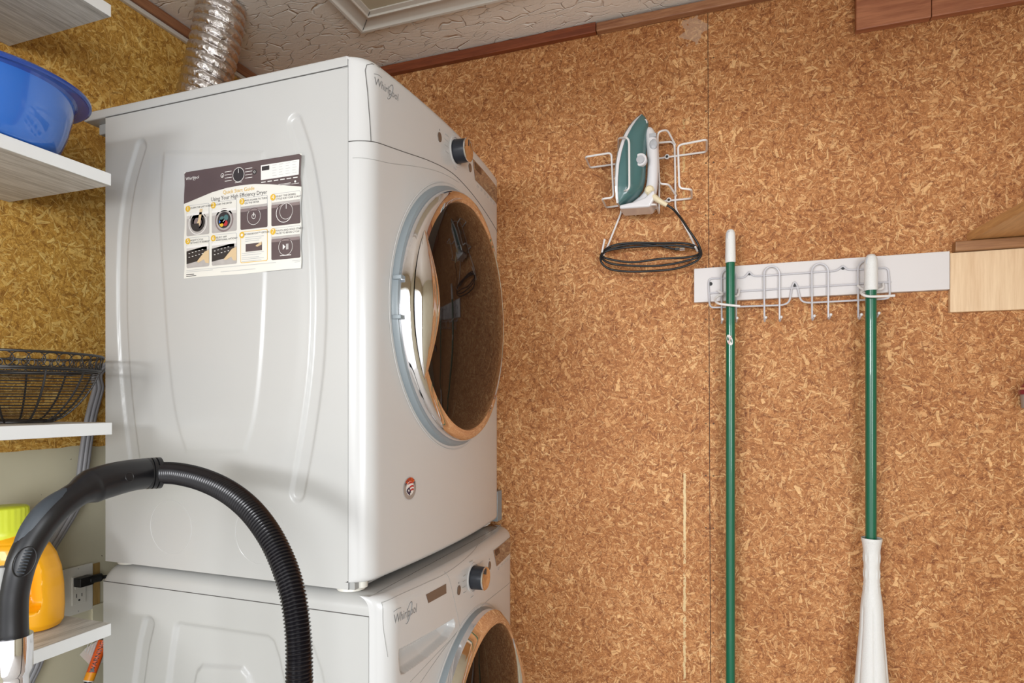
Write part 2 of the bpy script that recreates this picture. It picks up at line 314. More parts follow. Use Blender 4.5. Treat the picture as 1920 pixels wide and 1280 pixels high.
# ------------------------------------------------------------------ mesh helpers
class MB:
    def __init__(s): s.v = []; s.f = []; s.m = []; s.mats = []
    def mi(s, m):
        if m not in s.mats: s.mats.append(m)
        return s.mats.index(m)
    def add(s, vs, fs, m):
        o = len(s.v); s.v += [tuple(v) for v in vs]; s.f += [tuple(i + o for i in f) for f in fs]; s.m += [s.mi(m)] * len(fs); return s
    def build(s, name, parent=None, smooth=True, bevel=0, seg=2, angle=35, **props):
        me = D.meshes.new(name); me.from_pydata(s.v, [], s.f)
        for m in s.mats: me.materials.append(m)
        me.polygons.foreach_set('material_index', s.m); me.update()
        o = D.objects.new(name, me); COL.objects.link(o)
        if smooth:
            me.polygons.foreach_set('use_smooth', [True] * len(me.polygons))
            me.set_sharp_from_angle(angle=math.radians(angle))
        if bevel:
            b = o.modifiers.new('bevel', 'BEVEL'); b.width = bevel; b.segments = seg; b.limit_method = 'ANGLE'; b.harden_normals = False
        if parent is not None:
            o.parent = parent; o.matrix_parent_inverse = Matrix.Translation(parent.location).inverted()
        for k, v in props.items(): o[k] = v
        return o
    # shapes
    def box(s, a, b, m):
        (x0, y0, z0), (x1, y1, z1) = a, b
        x0, x1 = sorted((x0, x1)); y0, y1 = sorted((y0, y1)); z0, z1 = sorted((z0, z1))
        v = [(x0, y0, z0), (x1, y0, z0), (x1, y1, z0), (x0, y1, z0), (x0, y0, z1), (x1, y0, z1), (x1, y1, z1), (x0, y1, z1)]
        return s.add(v, [(0, 3, 2, 1), (4, 5, 6, 7), (0, 1, 5, 4), (1, 2, 6, 5), (2, 3, 7, 6), (3, 0, 4, 7)], m)
    def grid(s, fn, us, vs_, m, flip=False):
        nu, nv = len(us), len(vs_)
        pts = [fn(u, v) for u in us for v in vs_]
        fs = []
        for i in range(nu - 1):
            for j in range(nv - 1):
                q = (i * nv + j, (i + 1) * nv + j, (i + 1) * nv + j + 1, i * nv + j + 1)
                fs.append(q[::-1] if flip else q)
        return s.add(pts, fs, m)
    def tube(s, pts, r, m, seg=8, closed=False, caps=True):
        pts = [Vector(p) for p in pts]; n = len(pts)
        rs = r if hasattr(r, '__len__') else [r] * n
        T = []
        for i in range(n):
            a = pts[(i - 1) % n] if (closed or i) else pts[0]
            b = pts[(i + 1) % n] if (closed or i < n - 1) else pts[-1]
            t = (b - a); T.append(t.normalized() if t.length > 1e-9 else Vector((0, 0, 1)))
        up = Vector((0, 0, 1)) if abs(T[0].z) < .9 else Vector((1, 0, 0))
        N = (up - T[0] * up.dot(T[0])).normalized(); vs = []
        for i in range(n):
            N = (N - T[i] * N.dot(T[i])).normalized(); B = T[i].cross(N)
            for k in range(seg):
                a = 2 * PI * k / seg; vs.append(pts[i] + (N * math.cos(a) + B * math.sin(a)) * rs[i])
        fs = []
        for i in range(n if closed else n - 1):
            j = (i + 1) % n
            for k in range(seg): fs.append((i * seg + k, i * seg + (k + 1) % seg, j * seg + (k + 1) % seg, j * seg + k))
        if not closed and caps:
            fs.append(tuple(range(seg))[::-1]); fs.append(tuple((n - 1) * seg + k for k in range(seg)))
        return s.add(vs, fs, m)
    def lathe(s, prof, m, c=(0, 0, 0), axis='z', seg=32, sx=1, sy=1, cap=True):
        c = Vector(c); vs = []
        for (r, h) in prof:
            for k in range(seg):
                a = 2 * PI * k / seg; p = (r * math.cos(a) * sx, r * math.sin(a) * sy, h)
                if axis == 'x': p = (p[2], p[0], p[1])
                elif axis == 'y': p = (p[1], p[2], p[0])
                vs.append(c + Vector(p))
        fs = []
        for i in range(len(prof) - 1):
            for k in range(seg): fs.append((i * seg + k, i * seg + (k + 1) % seg, (i + 1) * seg + (k + 1) % seg, (i + 1) * seg + k))
        if cap:
            if prof[0][0] > 1e-6: fs.append(tuple(range(seg))[::-1])
            if prof[-1][0] > 1e-6: fs.append(tuple((len(prof) - 1) * seg + k for k in range(seg)))
        return s.add(vs, fs, m)
    def ball(s, c, r, m, seg=10):
        pr = [(max(1e-5, r * math.sin(PI * i / 6)), -r * math.cos(PI * i / 6)) for i in range(7)]
        return s.lathe(pr, m, c, seg=seg, cap=False)
    def poly(s, pts, m): return s.add(pts, [tuple(range(len(pts)))], m)
    def prism(s, pts, d, m):
        n = len(pts); d = Vector(d); a = [Vector(p) for p in pts]
        return s.add(a + [p + d for p in a], [tuple(range(n))[::-1], tuple(range(n, 2 * n))] + [(i, (i + 1) % n, (i + 1) % n + n, i + n) for i in range(n)], m)
    def text(s, body, m, place, size, align='CENTER', ext=0, shear=0, font_sp=1, fit=None, fn=None):
        """place(u,v) maps lettering metres to a point on the surface"""
        cu = D.curves.new('t', 'FONT'); cu.body = body; cu.size = size; cu.align_x = align; cu.align_y = 'CENTER'; cu.shear = shear; cu.resolution_u = 2; cu.space_character = font_sp
        o = D.objects.new('t', cu); COL.objects.link(o)
        me = D.meshes.new_from_object(o.evaluated_get(bpy.context.evaluated_depsgraph_get()))
        k = 1
        if fit and len(me.vertices):
            xs = [v.co.x for v in me.vertices]; k = fit / (max(xs) - min(xs))
        vs = [place(v.co.x * k, v.co.y) for v in me.vertices]; fs = [tuple(p.vertices) for p in me.polygons]
        D.objects.remove(o); D.curves.remove(cu); D.meshes.remove(me)
        return s.add(vs, fs, m)

def spline(pts, n=8, closed=False):
    P = [Vector(p) for p in pts]; out = []; N = len(P)
    for i in range(N if closed else N - 1):
        g = lambda j: P[j % N] if closed else P[max(0, min(N - 1, j))]
        a, b, c, d = g(i - 1), g(i), g(i + 1), g(i + 2)
        for k in range(n):
            t = k / n
            out.append(.5 * ((2 * b) + (c - a) * t + (2 * a - 5 * b + 4 * c - d) * t * t + (3 * b - a - 3 * c + d) * t ** 3))
    if not closed: out.append(P[-1])
    return out
def rounded(pts, r=.008, n=4, closed=False):
    """polyline with its corners rounded: bent wire"""
    P = [Vector(p) for p in pts]; out = []; N = len(P)
    for i in range(N):
        if not closed and i in (0, N - 1): out.append(P[i]); continue
        a, b, c = P[i - 1], P[i], P[(i + 1) % N]
        ra = min(r, (a - b).length * .45); rc = min(r, (c - b).length * .45)
        p, q = b + (a - b).normalized() * ra, b + (c - b).normalized() * rc
        for k in range(n + 1):
            t = k / n; out.append(p * (1 - t) ** 2 + b * 2 * t * (1 - t) + q * t * t)
    return out
def empty(name, loc, label, cat, group=None):
    o = D.objects.new(name, None); COL.objects.link(o); o.location = loc; o['label'] = label; o['category'] = cat
    o.empty_display_size = .05
    if group: o['group'] = group
    bpy.context.view_layer.update(); return o
def tag(o, label, cat, group=None):
    o['label'] = label; o['category'] = cat
    if group: o['group'] = group
    return o
def lin(a, b, n): return [a + (b - a) * i / (n - 1) for i in range(n)]
def interp(x, pts):
    xs = [p[0] for p in pts]; ys = [p[1] for p in pts]; return float(np.interp(x, xs, ys))
def sm(t): t = max(0., min(1., t)); return t * t * (3 - 2 * t)

# ================================================================== THE SETTING
S = dict(kind='structure')
RX, FY, CH_ = 2.75, -2.05, 2.41
MB().box((-.1, 0, 0), (RX + .1, .1, CH_), M_OSB_R).build('wall_back', smooth=False, **S)
m = MB()
# left wall chipboard sheet with its ragged lower edge
n = 90; ys = lin(0, FY, n); zs = [1.253 + .010 * noise.noise(Vector((y * 14, 0, 3))) + .003 * noise.noise(Vector((y * 60, 0, 8))) for y in ys]
vs = []
for y, z in zip(ys, zs): vs += [(0, y, z), (0, y, CH_), (-.1, y, z), (-.1, y, CH_)]
fs = []
for i in range(n - 1):
    a, b = 4 * i, 4 * i + 4; fs += [(a, a + 1, b + 1, b), (a + 2, b + 2, b + 3, a + 3), (a, b, b + 2, a + 2)]
m.add(vs, fs, M_OSB_L).build('wall_left', smooth=False, **S)
MB().box((-.1, FY, 0), (-.012, 0, 1.27), M_BEIGE).box((-.0125, -.630, .80), (-.009, -.612, .965), M_STUD).box((-.0125, -.632, .70), (-.006, -.60, .865), M_BEIGE).build('wall_left_lower', smooth=False, **S)
MB().box((RX, FY, 0), (RX + .1, 0, CH_), M_BEIGE).build('wall_right', smooth=False, **S)
MB().box((-.1, FY - .1, 2.07), (RX + .1, FY, CH_), M_BEIGE).box((-.1, FY - .1, 0), (.02, FY, 2.07), M_BEIGE).box((RX - .12, FY - .1, 0), (RX + .1, FY, 2.07), M_BEIGE).build('wall_front', smooth=False, **S)
MB().box((-.1, FY - .1, CH_), (RX + .1, .1, CH_ + .1), M_CEIL).build('ceiling', smooth=False, **S)
MB().box((-.1, FY - .1, -.1), (RX + .1, .1, 0), M_CONC).build('floor', smooth=False, **S)
MB().box((0, -.018, 2.380), (1.098, 0, 2.408), M_TRIM_DK).build('trim_1', smooth=False, bevel=.002, **S)
MB().box((1.10, -.022, 2.379), (RX, 0, 2.403), M_TRIM_LT).build('trim_2', smooth=False, bevel=.003, **S)
MB().box((0, FY, 2.380), (.016, -.018, 2.408), M_TRIM_DKL).build('trim_3', smooth=False, bevel=.002, **S)
MB().box((0, FY, 2.368), (.010, -.018, 2.3795), M_CASING).build('trim_4', smooth=False, bevel=.001, **S)
# ceiling hatch casing: mitred moulding around a beige board
m = MB(); hx0, hy0, hx1, hy1 = .467, -.200, 1.23, -1.02
prof = [(0, 0), (0, .011), (.004, .015), (.010, .014), (.012, .010), (.020, .008), (.045, .009), (.052, .013), (.058, .013), (.060, .009), (.073, .007), (.073, 0)]
ring = []
for (o, h) in prof:
    ring += [(hx0 + o, hy0 - o, CH_ - h), (hx1 - o, hy0 - o, CH_ - h), (hx1 - o, hy1 + o, CH_ - h), (hx0 + o, hy1 + o, CH_ - h)]
fs = [(i * 4 + k, i * 4 + (k + 1) % 4, (i + 1) * 4 + (k + 1) % 4, (i + 1) * 4 + k) for i in range(len(prof) - 1) for k in range(4)]
m.add(ring, fs, M_CASING)
for (a, b) in (((hx0 + .005, hy0 - .005), (hx0 + .073, hy0 - .073)),):
    m.tube([(a[0], a[1], CH_ - .0145), (a[0] + .007, a[1] - .007, CH_ - .0105), (a[0] + .045, a[1] - .045, CH_ - .010), (b[0], b[1], CH_ - .009)], .0009, M_SEAM, 5)
m.build('trim_5', smooth=True, angle=50, **S)
MB().box((hx0 + .072, hy1 + .072, CH_ - .004), (hx1 - .072, hy0 - .072, CH_ + .01), M_HATCH).build('trim_6', smooth=False, **S)

# ================================================================== SHELVES
def shelf(name_label, z0, y1=-.8195, th=.0238, x1=.300):
    m = MB(); m.box((.0005, -1.95, z0), (x1 - .0012, y1, z0 + th), M_SHELF)
    m.box((x1 - .0012, -1.95, z0 + .0002), (x1, y1, z0 + th - .0002), M_SHELF_EDGE)
    return tag(m.build('wall_shelf', smooth=False, bevel=.0008, seg=1), name_label, 'shelf')
Z1, Z2, Z3, Z4 = 2.116, 1.784, 1.2945, .8995
shelf('white wooden shelf at the top left, seen from below, nothing visible on it', Z1)
shelf('white wooden shelf carrying the blue bowl', Z2)
shelf('white wooden shelf carrying the black wire basket', Z3, y1=-.8175)
shelf('white wooden shelf carrying the yellow detergent jug, lowest of the four', Z4)

# ================================================================== DRYER
YL, YR = -.729, -.043; YC = (YL + YR) / 2; HW = (YR - YL) / 2
def front_x(y, z, off=0, zt=1.996, zb=1.0255, rt=.016, rb=.012):
    if off > 0: zb, rt = .05, .026
    t = (y - YC) / HW; x = .845 + off - .021 * t * t
    e = HW - abs(y - YC); r = .036
    if e < r: x -= r - math.sqrt(max(0, r * r - (r - e) ** 2))
    for (e2, r2) in ((zt - z, rt), (z - zb, rb)):
        if e2 < r2: x -= (r2 - math.sqrt(max(0, r2 * r2 - (r2 - e2) ** 2)))
    return x
def ylist(n=60):
    a = [YL + .036 * (1 - math.cos(PI / 2 * i / 8)) for i in range(8)]
    b = lin(YL + .036, YR - .036, n)
    c = [YR - .036 * (1 - math.cos(PI / 2 * i / 8)) for i in range(7, -1, -1)]
    return a + b + c
def polydist(P, poly):
    """distance of an array of points to a polyline"""
    d = np.full(P.shape[:-1], 9.)
    for a, b in zip(poly[:-1], poly[1:]):
        a = np.array(a); b = np.array(b); ab = b - a; t = np.clip(((P - a) @ ab) / (ab @ ab), 0, 1)
        d = np.minimum(d, np.linalg.norm(P - (a + t[..., None] * ab), axis=-1))
    return d
def inside(P, poly):
    x, y = P[..., 0], P[..., 1]; r = np.zeros(x.shape, bool); n = len(poly)
    for i in range(n):
        (x0, y0), (x1, y1) = poly[i], poly[(i + 1) % n]
        c = ((y0 > y) != (y1 > y)) & (x < (x1 - x0) * (y - y0) / ((y1 - y0) if y1 != y0 else 1e-9) + x0); r ^= c
    return r
def nsm(t): t = np.clip(t, 0, 1); return t * t * (3 - 2 * t)
def sp2(px, py, Y=YL): v = py_(px, py, Y); return (v.x, v.z)
def c2(pts, ox, oy, s): return [sp2(ox + a / s, oy + b / s) for a, b in pts]
def spl2(pts, n=6, closed=False): return [(v.x, v.y) for v in spline([(a, b, 0) for a, b in pts], n, closed)]

dryer = empty('dryer', (.47, YC, 1.012), 'white front-loading dryer stacked on the washer, with an instruction label on its side', 'dryer')
# side panel with pressed ribs
X0, X1, ZB, ZT = .1645, .7845, 1.012, 1.977
xs = np.array(lin(X0, X1, 190)); zz = np.array(lin(ZB, ZT, 250))
P = np.stack(np.meshgrid(xs, zz, indexing='ij'), -1)
o4, s4 = (190, 200), 1.489
ribL = spl2(c2([(110, 112), (80, 220), (62, 350), (57, 500), (60, 650), (72, 820), (92, 985), (100, 1030)], *o4, s4))
ribR = spl2(c2([(540, 45), (572, 150), (596, 300), (606, 450), (607, 600), (598, 750), (575, 920), (547, 1078)], *o4, s4))
pan = c2([(178, 130), (168, 300), (178, 500), (192, 700), (212, 860), (240, 960)], *o4, s4)
pan2 = c2([(400, 960), (428, 860), (446, 700), (456, 500), (462, 300), (452, 130)], *o4, s4)
midp = spl2(pan) + spl2(pan2)
H = .0042 * nsm((.0165 - polydist(P, ribL)) / .006) + .0042 * nsm((.0185 - polydist(P, ribR)) / .007)
dm = polydist(P, midp + [midp[0]]); sg = np.where(inside(P, midp), dm, -dm)
H -= .0022 * nsm((sg + .006) / .010)
wide = spl2(c2([(128, 120), (110, 300), (108, 520), (120, 740), (150, 985)], *o4, s4)) + spl2(c2([(505, 1060), (560, 740), (568, 520), (550, 260), (505, 60)], *o4, s4))
dm = polydist(P, wide + [wide[0]]); sg = np.where(inside(P, wide), dm, -dm); H -= .0008 * nsm((sg + .012) / .03)
m = MB(); vs = []; fs = []; nx, nz = len(xs), len(zz)
for i in range(nx):
    for j in range(nz): vs.append((xs[i], YL + H[i, j], zz[j]))
for i in range(nx - 1):
    for j in range(nz - 1): fs.append((i * nz + j, (i + 1) * nz + j, (i + 1) * nz + j + 1, i * nz + j + 1))
m.add(vs, fs, M_WHITE)
m.add([(X0, YL, ZB), (X0, YR, ZB), (X0, YR, ZT), (X0, YL, ZT), (X1, YR, ZB), (X1, YR, ZT), (X1, YL, ZB)], [(0, 3, 2, 1), (1, 2, 5, 4), (0, 1, 4, 6)], M_WHITE)
cab = m.build('cabinet', dryer, angle=60)
def ring_on_side(m, px, py, r, Y, a0=0, a1=360):
    c = py_(px, py, Y); pts = [(c.x + r * math.cos(math.radians(a)), Y, c.z + r * math.sin(math.radians(a))) for a in lin(a0, a1, 40)]
    m.tube(pts, .0006, M_WHITE_PL, 5)
for q in ((320, 988, .056), (487, 1000, .060)):
    m = MB(); ring_on_side(m, *q, YL, 0, 360); m.build('knockout_ring', dryer)
m = MB(); m.box((.098, YL - .0012, 1.9785), (X1 - .001, YR, 1.998), M_WHITE); m.build('top_panel', dryer, bevel=.003, smooth=False)
m = MB(); m.box((.118, YL + .02, 1.955), (.164, YR - .02, 1.9782), M_SEAM_LT); m.build('rear_bracket', dryer, smooth=False, bevel=.002)
# control-panel lower edge
CURVE = [(-.729, 1.8385), (-.711, 1.841), (-.6186, 1.8558), (-.523, 1.873), (-.44, 1.8835), (-.38, 1.8845), (-.283, 1.875), (-.18, 1.859), (-.085, 1.842), (-.043, 1.836)]
CURVE_S = [(v.x, v.y) for v in spline([(a, b, 0) for a, b in CURVE], 6)]
def zc(y): return interp(y, CURVE_S)
ys = ylist(64)
m = MB()
tl = [(1 - math.cos(PI / 2 * i / 8)) for i in range(9)]
def zcol(y, a, b, ra, rb, n):
    return [a + ra * q for q in tl[:-1]] * (ra > 0) + lin(a + ra, b - rb, n) + ([b - rb * q for q in tl[::-1]][1:] if rb > 0 else [])
def panel(m, a_fn, b_fn, ra, rb, n, mat, off, zt, zb):
    cols = [[(front_x(y, z, off, zt, zb), y, z) for z in zcol(y, a_fn(y), b_fn(y), ra, rb, n)] for y in ys]
    cols = [[(X1 + .0004, y, z) for (x, y, z) in cols[0]]] + cols
    k = len(cols[0]); vs = [p for c in cols for p in c]
    fs = [(i * k + j, (i + 1) * k + j, (i + 1) * k + j + 1, i * k + j + 1) for i in range(len(cols) - 1) for j in range(k - 1)]
    m.add(vs, fs, mat); return cols[1:]
cols = panel(m, lambda y: 1.0255, lambda y: zc(y) - .0008, .012, 0, 50, M_WHITE_PL, 0, 1.996, 1.0255)
back = [(X1 + .001, y, 1.0255) for y in ys]; k = len(ys)
m.add([c[0] for c in cols] + back, [(i, i + 1, i + 1 + k, i + k) for i in range(k - 1)][::-1], M_WHITE_PL)
m.build('front_panel', dryer, angle=60)
m = MB(); cols = panel(m, lambda y: zc(y) + .0008, lambda y: 1.996, 0, .016, 14, M_WHITE_PL, 0, 1.996, 1.0255)
back = [(X1 - .002, y, 1.9965) for y in ys]
m.add([c[-1] for c in cols] + back, [(i, i + 1, i + 1 + k, i + k) for i in range(k - 1)], M_WHITE_PL)
m.build('control_panel', dryer, angle=60)
# seam lines
def on_front(y, z, off=0, lift=.0003, zt=1.996, zb=1.0255): return Vector((front_x(y, z, off, zt, zb) + lift, y, z))
m = MB()
m.tube([on_front(y, zc(y), lift=-.0002) for y in ys], .0011, M_SEAM, 5)
sec = spl2([(-.7285, 1.8075), (-.700, 1.8095), (-.652, 1.820), (-.57, 1.8430), (-.50, 1.8600), (-.44, 1.8700), (-.37, 1.876)], 8)
m.tube([on_front(a, b, lift=-.0002) for a, b in sec], .0007, M_SEAM_LT, 5)
m.tube([on_front(-.711, 1.842), on_front(-.713, 1.88), on_front(-.716, 1.93), on_front(-.719, 1.970), on_front(-.717, 1.9805, lift=0), on_front(-.708, 1.986, lift=0), on_front(-.69, 1.9875, lift=0)], .0008, M_SEAM, 5)
m.tube([(X1, YL - .0002, 1.03), (X1, YL - .0002, 1.975)], .0006, M_SEAM_LT, 5)
m.box((X1 - .012, YL - .0008, 1.9758), (X1 - .0002, YL + .001, 1.9785), M_SEAM_LT)
m.tube([(X0 + .002, YL - .0013, 1.9778), (X1 - .001, YL - .0013, 1.9778)], .0007, M_SEAM, 5)
m.build('panel_seams', dryer)

def logo(m, yA, yB, zmid, off, h, mat, zt=1.996):
    """flowing wordmark with its ring swoosh, laid on the curved front"""
    wd = yB - yA; yc = (yA + yB) / 2
    m.text('Whirlpool', mat, lambda u, v: on_front(yc + u, zmid + v, off, .0005, zt), h, shear=.12, fit=wd)
    def el(a0, a1, n=22):
        out = []
        for a in lin(a0, a1, n):
            a = math.radians(a); u = .30 * h * math.cos(a) * 1.0; v = .78 * h * math.sin(a)
            out.append(on_front(yc + wd * .13 + u + v * .42, zmid + v - h * .02, off, .0006, zt))
        return out
    m.tube(el(-120, 160), [.0003 + .0006 * math.sin(PI * i / 21) for i in range(22)], mat, 5)
    m.tube([on_front(yA + wd * q, zmid + h * (.62 + .12 * math.sin(q * 9)), off, .0005, zt) for q in lin(.0, .28, 10)], .0004, mat, 4)
m = MB(); logo(m, -.706, -.634, 1.955, 0, .021, M_PRINT); m.build('logo', dryer, smooth=False)

def knob(parent, y, z, off, zt, r=.027, L=.030):
    x = front_x(y, z, off, zt)
    k = MB()
    k.lathe([(r * 1.28, -.001), (r * 1.28, .0012), (r * 1.15, .0016)], M_WHITE_PL, (x, y, z), 'x', 40, cap=False)
    k.build('dial_surround', parent)
    k = MB(); k.lathe([(r * 1.02, -.002), (r, .003), (r * .97, L - .003), (r * .95, L)], M_DARKPL, (x, y, z), 'x', 40)
    ko = k.build('knob', parent)
    k = MB(); k.lathe([(r * .96, L - .0015), (r * .99, L + .0005), (r * .94, L + .002)], M_CHROME, (x, y, z), 'x', 40, cap=False)
    k.lathe([(r * .94, L + .002), (r * .9, L + .0015), (.0001, L + .0012)], M_KNOBF, (x, y, z), 'x', 40, cap=False)
    k.tube([(x + L + .0022, y, z + r * .35), (x + L + .0022, y, z + r * .88)], .0007, M_DARKPL, 5)
    ob = k.build('knob_face', ko); ob.parent = ko; ob.matrix_parent_inverse = Matrix(); ob.location = (0, 0, 0)
    return ko
def console(parent, y, z, off, zt, btnL, btnR, disp, dispwin):
    knob(parent, y, z, off, zt)
    for (by, bz) in (btnL, btnR):
        b = MB(); b.lathe([(.0098, -.001), (.0095, .0014), (.0001, .0016)], M_BRONZE, (front_x(by, bz, off, zt), by, bz), 'x', 28, sx=.92, sy=1.1, cap=False)
        b.box((front_x(by, bz + .016, off, zt), by - .002, bz + .0145), (front_x(by, bz + .016, off, zt) + .0005, by + .002, bz + .0175), M_PRINT)
        b.build('button', parent)
    d = MB(); (a, b, c, e) = disp; U = lin(0, 1, 14); V = lin(0, 1, 5)
    def f(u, v):
        lo = (c[0] + (e[0] - c[0]) * u, c[1] + (e[1] - c[1]) * u); hi = (a[0] + (b[0] - a[0]) * u, a[1] + (b[1] - a[1]) * u)
        return on_front(lo[0] + (hi[0] - lo[0]) * v, lo[1] + (hi[1] - lo[1]) * v, off, .0006, zt)
    d.grid(f, U, V, M_DISP); dd = d.build('display', parent)
    d = MB(); d.grid(lambda u, v: f(.06 + .22 * u, .60 + .33 * v) + Vector((.0005, 0, 0)), lin(0, 1, 4), lin(0, 1, 3), M_DISPDK)
    ob = d.build('display_window', dd); ob.parent = dd; ob.matrix_parent_inverse = Matrix()
    # printed legends: strokes too small to read
    for i, (dy, dz) in enumerate([(-.052, .018), (-.056, .006), (-.055, -.007), (-.050, -.020), (.052, .024), (-.012, .040), (-.010, -.042)]):
        t = MB(); pts = [on_front(y + dy + q * .016 - .008, z + dz, off, .0004, zt) for q in lin(0, 1, 4)]
        t.tube(pts, .0009, M_PRINTM, 4)
        t.tube([on_front(y + dy * (1 if abs(dy) > .02 else 1) + (.010 if dy < 0 else -.010) , z + dz, off, .0004, zt), on_front(y + dy * .66, z + dz * .66, off, .0004, zt)], .00025, M_PRINTM, 4)
        t.build('printed_legend', parent)
    for i in range(6):
        yy = c[0] + .012 + i * .028
        if yy < YR - .035: t = MB(); t.tube([on_front(yy, c[1] - .008, off, .0004, zt), on_front(yy + .018, c[1] - .008, off, .0004, zt)], .0008, M_PRINTM, 4); t.tube([on_front(yy, c[1] - .012, off, .0004, zt), on_front(yy + .012, c[1] - .012, off, .0004, zt)], .0005, M_PRINTM, 4); t.build('printed_legend', parent)

console(dryer, -.385, 1.943, 0, 1.996, (-.471, 1.9425), (-.303, 1.935), ((-.285, 1.965), (-.070, 1.963), (-.268, 1.917), (-.072, 1.9155)), None)

# door: ring, glass, handle
def door(parent, yc, zcn, ry, rz, off, handle_side, extra=0, cr=.968):
    N = 96
    def L(m, prof, mat):
        vs = []; 
        for (r, x) in prof:
            for k in range(N):
                a = 2 * PI * k / N; y = yc + ry * r * math.cos(a)
                bow = -.021 * ((y - YC) / HW) ** 2
                vs.append((x + off + bow * (1 if r > .9 else .6), y, zcn + rz * r * math.sin(a)))
        fs = [(i * N + k, i * N + (k + 1) % N, (i + 1) * N + (k + 1) % N, (i + 1) * N + k) for i in range(len(prof) - 1) for k in range(N)]
        m.add(vs, fs, mat)
    m = MB(); L(m, [(1.035, .8455), (1.03, .8465), (1.012, .8435)], M_WHITE_PL); m.build('door_recess', parent)
    m = MB(); L(m, [(1.012, .842), (1.005, .8435), (1.0, .853), (.99, .857), (.965, .8575), (.95, .856)], M_GREYRING); dr = m.build('door', parent)
    e = extra
    m = MB(); L(m, [(cr, .856), (cr - .002, .866 + e), (.957, .874 + e), (.935, .880 + e), (.905, .883 + e), (.880, .8825 + e), (.868, .879 + e)], M_CHROME); o = m.build('chrome_ring', dr); o.matrix_parent_inverse = Matrix(); 
    m = MB(); L(m, [(.870, .8795 + e), (.86, .8815 + e), (.80, .8885 + e), (.70, .897 + e), (.55, .906 + e), (.40, .912 + e), (.22, .916 + e), (.0001, .917 + e)], M_GLASS); o = m.build('door_glass', dr); o.matrix_parent_inverse = Matrix()
    # handle: a chrome lens swelling out of the ring
    s = handle_side
    m = MB()
    def hf(u, v):
        a = (u - .5) * math.radians(66); wdt = math.sin(PI * u) ** .8
        ro = .930; ri = .905 - .235 * wdt; r = ro + (ri - ro) * v
        x = .8822 + e + off + .026 * wdt * math.sin(PI * min(1, v * 1.0)) ** .6 - .002 * (1 - wdt) - (.004 * wdt * math.exp(-((v - .52) / .07) ** 2))
        x += max(0, (.87 - r)) * .035
        ang = PI + a if s < 0 else a
        y = yc + ry * r * math.cos(ang)
        return (x - .021 * ((y - YC) / HW) ** 2 * .9, y, zcn + rz * r * math.sin(ang))
    m.grid(hf, lin(0, 1, 48), lin(0, 1, 22), M_CHROME, flip=(s > 0)); o = m.build('door_handle', dr, angle=80); o.matrix_parent_inverse = Matrix()
    # latch tabs in the ring
    for a in (171, 186):
        for q in (0,):
            m = MB(); aa = math.radians(a if s < 0 else 180 - a)
            y = yc + ry * .995 * math.cos(aa); z = zcn + rz * .995 * math.sin(aa)
            m.box((off + .835, y - .006, z - .004), (off + .8545, y + .008, z + .004), M_GREYRING)
            o = m.build('latch_tab', dr, bevel=.001); o.matrix_parent_inverse = Matrix()
door(dryer, -.388, 1.553, .268, .296, 0, -1)

# round flag badge on the front
bc = px_(763, 915, .831); by, bz = bc.y, bc.z; R0 = .0235
def bdisc(m, r0, r1, a0, a1, mat, lift, cy=0, cz=0, n=28):
    pts = [(r0, a) for a in lin(a0, a1, n)] + [(r1, a) for a in lin(a1, a0, n)]
    vs = [on_front(by + cy + r * math.cos(math.radians(a)), bz + cz + r * math.sin(math.radians(a)), 0, lift) for r, a in pts]
    fs = [(i, i + 1, 2 * n - 2 - i, 2 * n - 1 - i) for i in range(n - 1)]; m.add(vs, fs, mat)
m = MB(); bdisc(m, R0, .0001, 0, 360, M_TAUPE, .0006, n=40); bdisc(m, R0, R0 * .95, 0, 360, M_PRINTM, .0008, n=40)
bdisc(m, R0 * .60, .0001, 0, 360, M_TXTW, .0008, n=36)
for i, (a, b) in enumerate([(.52, .36), (.20, .04), (-.10, -.26)]):
    def f(u, v, a=a, b=b):
        zz = (a + (b - a) * v); hw = math.sqrt(max(0, .58 ** 2 - zz * zz)); y0 = -hw if i == 0 else -.15 + i * .08
        return on_front(by + R0 * (y0 + (hw - y0) * u), bz + R0 * (zz + .10 * math.sin(u * 2.6) - .04), 0, .0010)
    m.grid(f, lin(0, 1, 8), lin(0, 1, 3), M_RED)
m.poly([on_front(by + R0 * a, bz + R0 * b, 0, .0012) for a, b in [(-.5, -.02), (-.12, .14), (.02, -.1), (.1, -.28), (.18, -.48), (-.1, -.58), (-.35, -.42), (-.55, -.2)]], M_NAVY)
def star(m, cy, cz, r, mat, lift):
    m.poly([on_front(by + cy + (r if i % 2 == 0 else r * .42) * math.sin(PI * i / 5), bz + cz + (r if i % 2 == 0 else r * .42) * math.cos(PI * i / 5), 0, lift) for i in range(10)], mat)
star(m, -R0 * .22, -R0 * .16, R0 * .16, M_TXTW, .0014); star(m, R0 * .06, -R0 * .46, R0 * .14, M_TXTW, .0014)
bdisc(m, R0 * .97, R0 * .58, 40, 140, M_ORANGE, .0007, n=20)
for ch, a in zip('AMERICA', lin(148, 32, 7)):
    ar = math.radians(a); cy, cz = R0 * .78 * math.cos(ar), R0 * .78 * math.sin(ar); ro = ar - PI / 2
    m.text(ch, M_NAVY, lambda u, v, cy=cy, cz=cz, ro=ro: on_front(by + cy + u * math.cos(ro) - v * math.sin(ro), bz + cz + u * math.sin(ro) + v * math.cos(ro), 0, .0011), .0105)
m.build('flag_badge', dryer, smooth=False)

